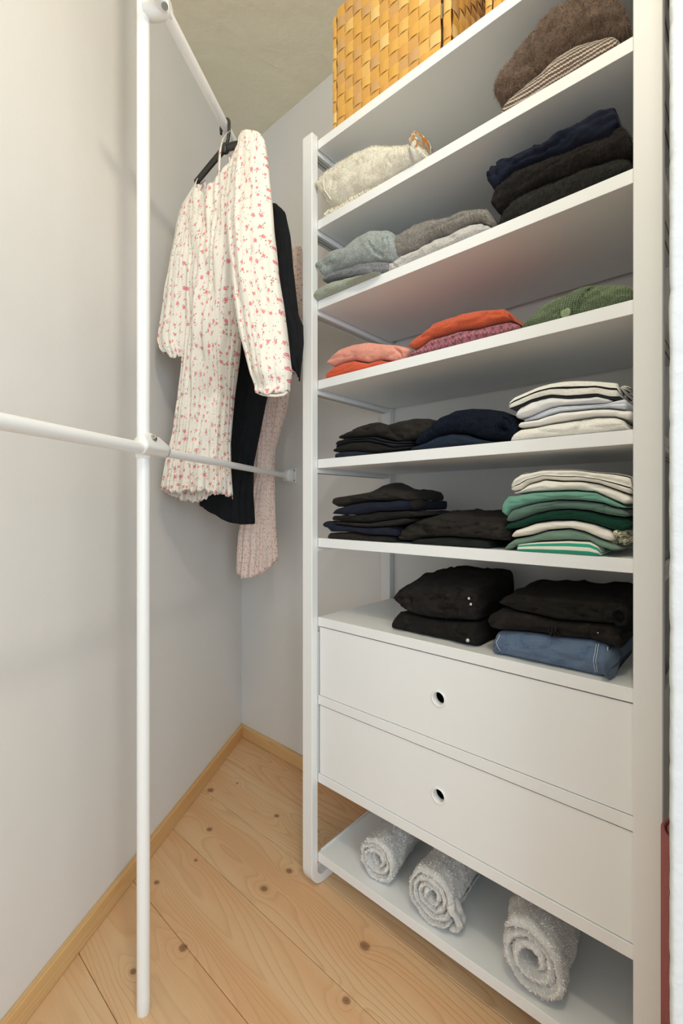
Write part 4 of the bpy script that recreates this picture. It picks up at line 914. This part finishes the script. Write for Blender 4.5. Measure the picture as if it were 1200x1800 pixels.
def basket(a, label, seed, w_=.384, h_=.352, d_=.30):
    e = empty('woven_basket', W(a, .016, TOPS[0]), ANG, label, 'basket', 'woven birch baskets on the top shelf')
    # core shell just behind the woven skin, coloured dark for shade in the gaps
    core = bm_obj('basket_shell', box(.004, w_-.004, .0085, d_-.004, .001, h_-.006, .004, 2), plain('gap shade backing', (84, 54, 26), .8), e, lambda co, n: (co.x, co.z))
    rc = .021
    # left and right corner strips (upright ribbons crossed by short level ends), then the proud front panel
    weave(.0155, h_-.008, 1, 11, seed+1, e, lambda x, o, z: (x+.0005, .003-o, z+.0005))
    weave(.0210, h_, 1, 11, seed+2, e, lambda x, o, z: (w_-.0215+x, .004-o, z+.0005))
    weave(w_-.0465, h_+.004, 11, 11, seed+3, e, lambda x, o, z: (x+.0205, .000-o, z+.0005))
    weave(d_-.01, h_, 9, 11, seed+4, e, lambda x, o, z: (w_+.001+o, .006+x, z+.0005))
    weave(d_-.01, h_, 9, 11, seed+5, e, lambda x, o, z: (-.001-o, d_-.004-x, z+.0005))
    rim = bm_obj('rim', join(box(.020, w_-.024, .003, .014, h_-.004, h_+.004, .003, 2), box(0, w_, d_-.014, d_-.002, h_-.004, h_+.006, .003, 2), box(.0, .012, .014, d_-.014, h_-.004, h_+.006, .003, 2), box(w_-.012, w_, .014, d_-.014, h_-.004, h_+.006, .003, 2)), plain('birch rim', (214, 158, 78), .5), e)
    hg = tube('hinge', [Vector((w_-.0235, -.0005, .085)), Vector((w_-.0235, -.0005, .121))], .0024, M['steel'], e, 12)
    return e
basket(.0445, 'tall golden birch-bark basket at the left of the top shelf', 11)
basket(.513, 'golden birch-bark basket at the right of the top shelf, mostly out of view', 40, .262)
# ------------------------------------------------------------------ hanging clothes
M['flor1'] = floral('white cotton with small roses', (232, 226, 214), ((214, 84, 98), (228, 138, 140)), (96, 112, 84), 36.)
M['flor2'] = floral('blush cotton with tiny flowers', (242, 222, 210), ((206, 110, 108), (222, 156, 148)), (120, 118, 98), 58.)
M['blkdress'] = cloth('black viscose', (34, 36, 38), (20, 22, 24), 'cotton', .0005, rough=.8)
def rod_at(b): return -.0152-.6205*(b+.4654)
def depth_fn(rows):
    """rows of (py, pxa, Za, pxb, Zb): how far from the lens the cloth hangs, sideways and downwards"""
    rows = sorted(rows); py_ = [r[0] for r in rows]
    def f(px, py):
        q = [np.interp(py, py_, [r[k] for r in rows]) for k in range(1, 5)]
        return q[1]+(q[3]-q[1])*(px-q[0])/(q[2]-q[0])
    return f
def P3(px, py, Z): return Vector(((px-600)/PXF*Z, Z, CH+(PY0-py)*Z/PXF))
def cloth_tube(name, parent, org, df, L, R, top_f, top_b, hem_f, hem_b, th, folds, amp, mat, nu=120, nv=90, seed=0, th_top=None, gather=None, yo=0, per=None, ruffle=1.):
    """open sleeve or skirt: L,R = measured side outlines; top/hem = measured edges (front and back); df = its distance"""
    def side(pts):
        q = np.array([tuple(P3(a, b, df(a, b)-yo)) for a, b in pts]); return q[q[:, 2].argsort()]
    Lp, Rp = side(L), side(R)
    def prof(pts):
        a0, a1 = pts[0][0], pts[-1][0]; q = np.array([((a-a0)/(a1-a0), P3(a, b, df(a, b)-yo).z) for a, b in pts]); return q[q[:, 0].argsort()]
    TF, TB, HF, HB = prof(top_f), prof(top_b), prof(hem_f), prof(hem_b)
    V = []; F = []
    for j in range(nv+1):
        v_ = j/nv
        for i in range(nu):
            a = 2*math.pi*i/nu; sn = .5-.5*math.cos(a); fr = math.sin(a)   # fr>0 = front
            T, B = (TF, HF) if fr >= 0 else (TB, HB)
            zt = np.interp(sn, T[:, 0], T[:, 1]); zb = np.interp(sn, B[:, 0], B[:, 1]); z = zt+(zb-zt)*v_
            lx, ly = np.interp(z, Lp[:, 2], Lp[:, 0]), np.interp(z, Lp[:, 2], Lp[:, 1]); rx, ry = np.interp(z, Rp[:, 2], Rp[:, 0]), np.interp(z, Rp[:, 2], Rp[:, 1])
            d = Vector((rx-lx, ry-ly, 0)); d.normalize(); n_ = Vector((d.y, -d.x, 0))
            wdt = math.hypot(rx-lx, ry-ly); tt = (th if th_top is None else th_top+(th-th_top)*min(1, v_*2.2)); tt = min(tt, wdt*.9)
            g = gather(v_) if gather else 1.
            wv = 2.6*noise.noise(Vector((a*1.1, v_*1.6, seed)))
            r1 = math.sin(folds*a+wv); r1 = math.copysign(abs(r1)**.75, r1)
            msk = .5+.9*noise.noise(Vector((sn*5, v_*2.5, seed+7)))
            nv_ = noise.noise(Vector((a*folds*.55, v_*1.8+a*.4, seed+11))); nv2 = noise.noise(Vector((a*folds*1.25, v_*2.6, seed+13)))
            fold = (r1*.35*msk+1.9*nv_+.9*nv2)*amp*(.22+.78*v_**.8)*g
            fold += amp*1.2*noise.noise(Vector((sn*wdt*16, z*7, seed)))+amp*.7*noise.noise(Vector((sn*wdt*45, z*12, seed+3)))
            off = fr*tt/2*g+(fold if fr >= 0 else -fold)*abs(fr)**.35
            p = Vector((lx+(rx-lx)*sn, ly+(ry-ly)*sn, z))+n_*off
            hem = ruffle*max(0, (v_-.9)/.1); p.z -= hem*(.55*amp*r1*msk+1.1*amp*noise.noise(Vector((a*folds*.8, 3, seed))))
            p = p+n_*(hem*.8*amp*nv2*(1 if fr > 0 else -1)); V.append(p-org)
    for j in range(nv):
        for i in range(nu):
            p, q = j*nu+i, j*nu+(i+1) % nu; F.append((p, q, q+nu, p+nu))
    me = bpy.data.meshes.new(name); me.from_pydata([tuple(p) for p in V], [], F); me.update(); me.polygons.foreach_set('use_smooth', [True]*len(F))
    Lr = me.uv_layers.new(name='UVMap'); wid = max((Rp[:, 0].max()-Lp[:, 0].min()), .06); per = per or wid*2.3; uvs = []
    for j in range(nv):
        for i in range(nu):
            for (jj, ii) in ((j, i), (j, i+1), (j+1, i+1), (j+1, i)):
                sgn = .5-.5*math.cos(2*math.pi*ii/nu) if ii <= nu/2 else 2-(.5-.5*math.cos(2*math.pi*ii/nu))
                uvs += [sgn*per/2, V[jj*nu+ii % nu][2]]
    Lr.data.foreach_set('uv', uvs); me.materials.append(mat)
    o = link(name, me, parent); sm = o.modifiers.new('cloth thickness', 'SOLIDIFY'); sm.thickness = .0012; sm.offset = 0
    return o
def hanger(b, label, pl, drop=.045, ln=.155):
    a = rod_at(b); org = W(a, b, 2.235); rb = pl[1] if len(pl) > 1 else 0
    e = empty('clothes_hanger', org, ANG, label, 'hanger', 'dark hangers on the high bar')
    R = .0175
    pts = [(-R, -.016), (-R, -.004)]+[(-R*math.cos(q), R*math.sin(q)) for q in np.linspace(0, math.pi, 10)]+[(R, -.03), (.013, -.046), (.004, -.058), (0, -.066)]
    tube('hook', [Vector((x, x*rb, z)) for x, z in pts], [.0035]+[.0046]*(len(pts)-1), M['hanger'], e, 12)
    for s_ in (-1, 1):
        P_ = []
        for q in np.linspace(0, 1, 9):
            x = s_*ln*q; P_.append(Vector((x, x*rb, -.066-drop*q**1.1)))
        ribbon('arm', P_, .019, .0065, (0, 0, 1), M['hanger'], e)
        tube('arm_rib', [p+Vector((0, 0, .0095)) for p in P_], .0042, M['hanger'], e, 10)
    tube('neck_boss', [Vector((0, 0, -.052)), Vector((0, 0, -.058)), Vector((0, 0, -.076)), Vector((0, 0, -.080))], [.006, .009, .009, .005], M['hanger'], e, 12)
    return e
# dress nearest the camera
df1 = depth_fn([(240, 320, 1.475, 470, 1.19), (350, 320, 1.455, 470, 1.19), (450, 300, 1.46, 430, 1.26), (600, 300, 1.46, 430, 1.36), (720, 290, 1.47, 410, 1.49), (900, 285, 1.47, 408, 1.50)])
df1s = depth_fn([(240, 426, 1.275, 470, 1.20), (450, 405, 1.25, 485, 1.18), (700, 455, 1.20, 505, 1.15)])
pl1 = (-.200, .10, -.17)
hanger(-.200, 'dark plastic hanger holding the white rose-print dress', pl1, .045, .14)
org1 = W(-.21, -.205, 1.16)
d1 = empty('rose_print_dress', org1, 0, 'white long-sleeved dress with small pink roses, hanging nearest the post', 'dress')
Lb = [(349, 316), (338, 336), (330, 362), (333, 420), (334, 480), (331, 560), (322, 640), (314, 700), (302, 765), (290, 820), (284, 858)]
Rb = [(440, 236), (436, 280), (432, 350), (430, 430), (428, 500), (424, 575), (418, 630), (411, 700), (405, 780), (406, 830), (409, 870)]
neck = [(340, 333), (346, 322), (350, 320), (357, 330), (368, 335), (380, 330), (394, 316), (410, 290), (420, 262), (425, 244), (434, 238), (440, 240)]
neckb = [(340, 333), (346, 322), (350, 316), (360, 324), (374, 322), (390, 306), (410, 275), (422, 250), (426, 240), (434, 238), (440, 240)]
cloth_tube('bodice_and_skirt', d1, org1, df1, Lb, Rb, neck, neckb, [(284, 858), (305, 866), (330, 864), (360, 864), (385, 868), (408, 872)], [(284, 862), (315, 880), (345, 882), (372, 868), (400, 870), (409, 876)], .085, 12, .0115, M['flor1'], 220, 110, 1, .03)
# sleeves
cloth_tube('sleeve', d1, org1, df1s, [(426, 240), (412, 290), (403, 345), (401, 385), (405, 440), (412, 500), (425, 575), (439, 640), (451, 684), (454, 693)],
    [(455, 233), (463, 244), (470, 290), (476, 350), (481, 420), (487, 480), (496, 540), (503, 600), (508, 655), (505, 684), (503, 692)],
    [(426, 241), (440, 236), (455, 233)], [(426, 241), (440, 235), (455, 232)], [(454, 691), (480, 697), (503, 692)], [(454, 688), (480, 690), (503, 688)], .075, 5, .0055, M['flor1'], 110, 90, 2, .035, lambda v_: 1 if v_ < .93 else 1-.35*math.sin((v_-.93)/.05*math.pi/2) if v_ < .98 else .8, yo=.02)
cloth_tube('sleeve', d1, org1, df1, [(346, 322), (334, 342), (321, 364), (313, 400), (305, 450), (297, 510), (289, 570), (283, 602), (288, 618), (296, 626)],
    [(354, 324), (350, 345), (345, 390), (341, 440), (338, 500), (335, 560), (332, 600), (330, 615), (326, 628)],
    [(346, 323), (354, 325)], [(346, 322), (354, 324)], [(290, 622), (308, 633), (328, 630)], [(290, 620), (308, 627), (328, 626)], .07, 5, .006, M['flor1'], 100, 80, 3, .02)
# cuff on the right sleeve
pc = [P3(px, py, df1s(px, py)-.02-.034*f_)-org1 for px, py, f_ in ((455, 691, 0), (460, 693, .7), (470, 695, 1.0), (485, 696, 1.0), (498, 694, .7), (504, 690, 0), (498, 688, -.8), (480, 688, -1.0), (463, 689, -.8), (455, 691, 0))]
tube('cuff', pc, .0032, M['flor1'], d1, 10)
def strap(px):
    return [P3(a, b, df1(a, b)-dy)-org1 for a, b, dy in px]
sd = Vector((LX, LY, 0))
ribbon('hanging_loop', strap([(402, 232, .012), (397, 236, .014), (391, 245, .014), (387, 262, .014), (385, 285, .014), (384, 310, .02), (383, 330, .03)]), .0115, .0015, sd, M['flor1'], d1)
ribbon('hanging_loop', strap([(402, 231, .004), (403, 245, -.012), (401, 262, -.014), (403, 285, -.014), (407, 306, -.012)]), .0105, .0015, sd, M['flor1'], d1)
# black dress
pl2 = (-.065, .10, -.26)
hanger(-.065, 'dark plastic hanger holding the black dress', pl2, .13, .115)
org2 = W(-.27, -.065, 1.1)
d2 = empty('black_dress', org2, 0, 'plain black dress hanging between the two floral dresses', 'dress')
df2 = depth_fn([(350, 400, 1.53, 486, 1.39), (550, 404, 1.53, 478, 1.50), (700, 398, 1.61, 471, 1.60), (800, 380, 1.68, 448, 1.69), (930, 350, 1.72, 448, 1.70)])
cloth_tube('bodice_and_skirt', d2, org2, df2, [(400, 350), (400, 420), (404, 500), (404, 600), (398, 700), (380, 790), (360, 850), (350, 885)],
    [(486, 364), (484, 420), (482, 500), (478, 600), (471, 690), (460, 745), (446, 815), (445, 870), (448, 920)],
    [(400, 400), (425, 395), (450, 380), (470, 365), (486, 358)], [(400, 400), (425, 390), (450, 375), (470, 362), (486, 357)],
    [(350, 886), (380, 902), (408, 918), (430, 921), (448, 921)], [(350, 882), (372, 890), (395, 894), (430, 908), (448, 918)], .08, 6, .010, M['blkdress'], 150, 90, 5, .02, ruffle=.1)
df2s = depth_fn([(350, 480, 1.39, 505, 1.36), (680, 480, 1.41, 525, 1.36)])
cloth_tube('sleeve', d2, org2, df2s, [(470, 366), (470, 420), (475, 480), (480, 540), (490, 600), (500, 630), (515, 655), (521, 664)],
    [(484, 358), (494, 366), (501, 374), (508, 410), (513, 460), (517, 515), (521, 550), (529, 570), (530, 600), (527, 640), (526, 668)],
    [(470, 366), (484, 358)], [(470, 366), (484, 357)], [(512, 645), (519, 660), (525, 670)], [(512, 645), (519, 660), (525, 670)], .05, 4, .005, M['blkdress'], 90, 70, 6, .02)
# blush dress nearest the corner
pl3 = (.115, .10, -.37)
hanger(.115, 'dark plastic hanger nearest the wall corner, behind the black dress', pl3, .15, .11)
org3 = W(-.40, .115, .88)
d3 = empty('blush_floral_dress', org3, 0, 'long blush dress with tiny flowers, hanging nearest the wall corner', 'dress')
df3 = depth_fn([(430, 440, 1.76, 530, 1.66), (700, 440, 1.78, 510, 1.74), (800, 445, 1.84, 484, 1.86), (1020, 417, 1.90, 488, 1.86)])
cloth_tube('bodice_and_skirt', d3, org3, df3, [(440, 450), (440, 600), (445, 700), (446, 780), (444, 830), (430, 890), (420, 940), (417, 998)],
    [(520, 450), (518, 560), (512, 660), (505, 710), (496, 745), (484, 790), (482, 830), (483, 900), (486, 950), (488, 985)],
    [(440, 450), (480, 446), (520, 436)], [(440, 448), (480, 440), (520, 434)],
    [(417, 1008), (432, 1014), (445, 1013), (470, 1004), (488, 984)], [(417, 998), (430, 998), (450, 1000), (470, 996), (488, 984)], .08, 8, .010, M['flor2'], 150, 90, 8, .02, ruffle=.6)
cloth_tube('sleeve', d3, org3, df3, [(512, 438), (508, 500), (504, 560), (504, 620), (506, 655)], [(528, 434), (536, 455), (540, 500), (536, 560), (530, 620), (524, 655)],
    [(512, 438), (528, 434)], [(512, 438), (528, 434)], [(506, 656), (524, 656)], [(506, 656), (524, 656)], .05, 4, .003, M['flor2'], 80, 60, 9, .02)
ribbon('hanging_loop', [P3(a, b, df3(a, b))-org3 for a, b in ((517, 440), (517, 432), (519, 424), (521, 432), (521, 440))], .004, .001, (0, 0, 1), M['rim'], d3)
# ------------------------------------------------------------------ rolled exercise mat beside the pier
t = NT('dusty pink foam', .85, .2); v = t.uv(); s = t.sep(v)
rb_ = t.math('SINE', t.math('MULTIPLY', t.math('ADD', s[0], t.math('MULTIPLY', t.math('SINE', t.math('MULTIPLY', s[1], 700.)), .0006)), 1500.))
t.color(srgb((184, 112, 108))); t.bump(rb_, .0008); M['mat'] = t.m
def mat_roll():
    base = Vector((.5575, .7190, 0)); R = .051; turns = 5; thk = .0062; n = 44*turns; H_ = .611; V = []; F = []; U = []
    for i in range(n+1):
        ph = 2*math.pi*turns*i/n; rc = R-thk*.5-thk*1.35*turns*(1-i/n)
        c_, s_ = math.cos(ph+.6), math.sin(ph+.6)
        for rr, z in ((thk/2, 0.001), (thk/2, H_*.5), (thk/2, H_-.003), (thk/2-.0016, H_), (-thk/2+.0016, H_), (-thk/2, H_-.003), (-thk/2, .001)):
            V.append(((rc+rr)*c_, (rc+rr)*s_, z)); U.append((ph*rc, z))
    for i in range(n):
        for k in range(7):
            a, b = i*7+k, i*7+(k+1) % 7; F.append((a, b, b+7, a+7))
    F.append(tuple(range(6, -1, -1))); F.append(tuple(n*7+k for k in range(7)))
    o = link('exercise_mat', mesh('exercise_mat', V, F, M['mat'], U), None, base); tag(o, 'rolled dusty pink exercise mat standing beside the white brick pier', 'mat')
mat_roll()
for o in bpy.data.objects:
    if o.type == 'MESH' and o.data.users == 1 and not o.data.materials: print('nomat', o.name)
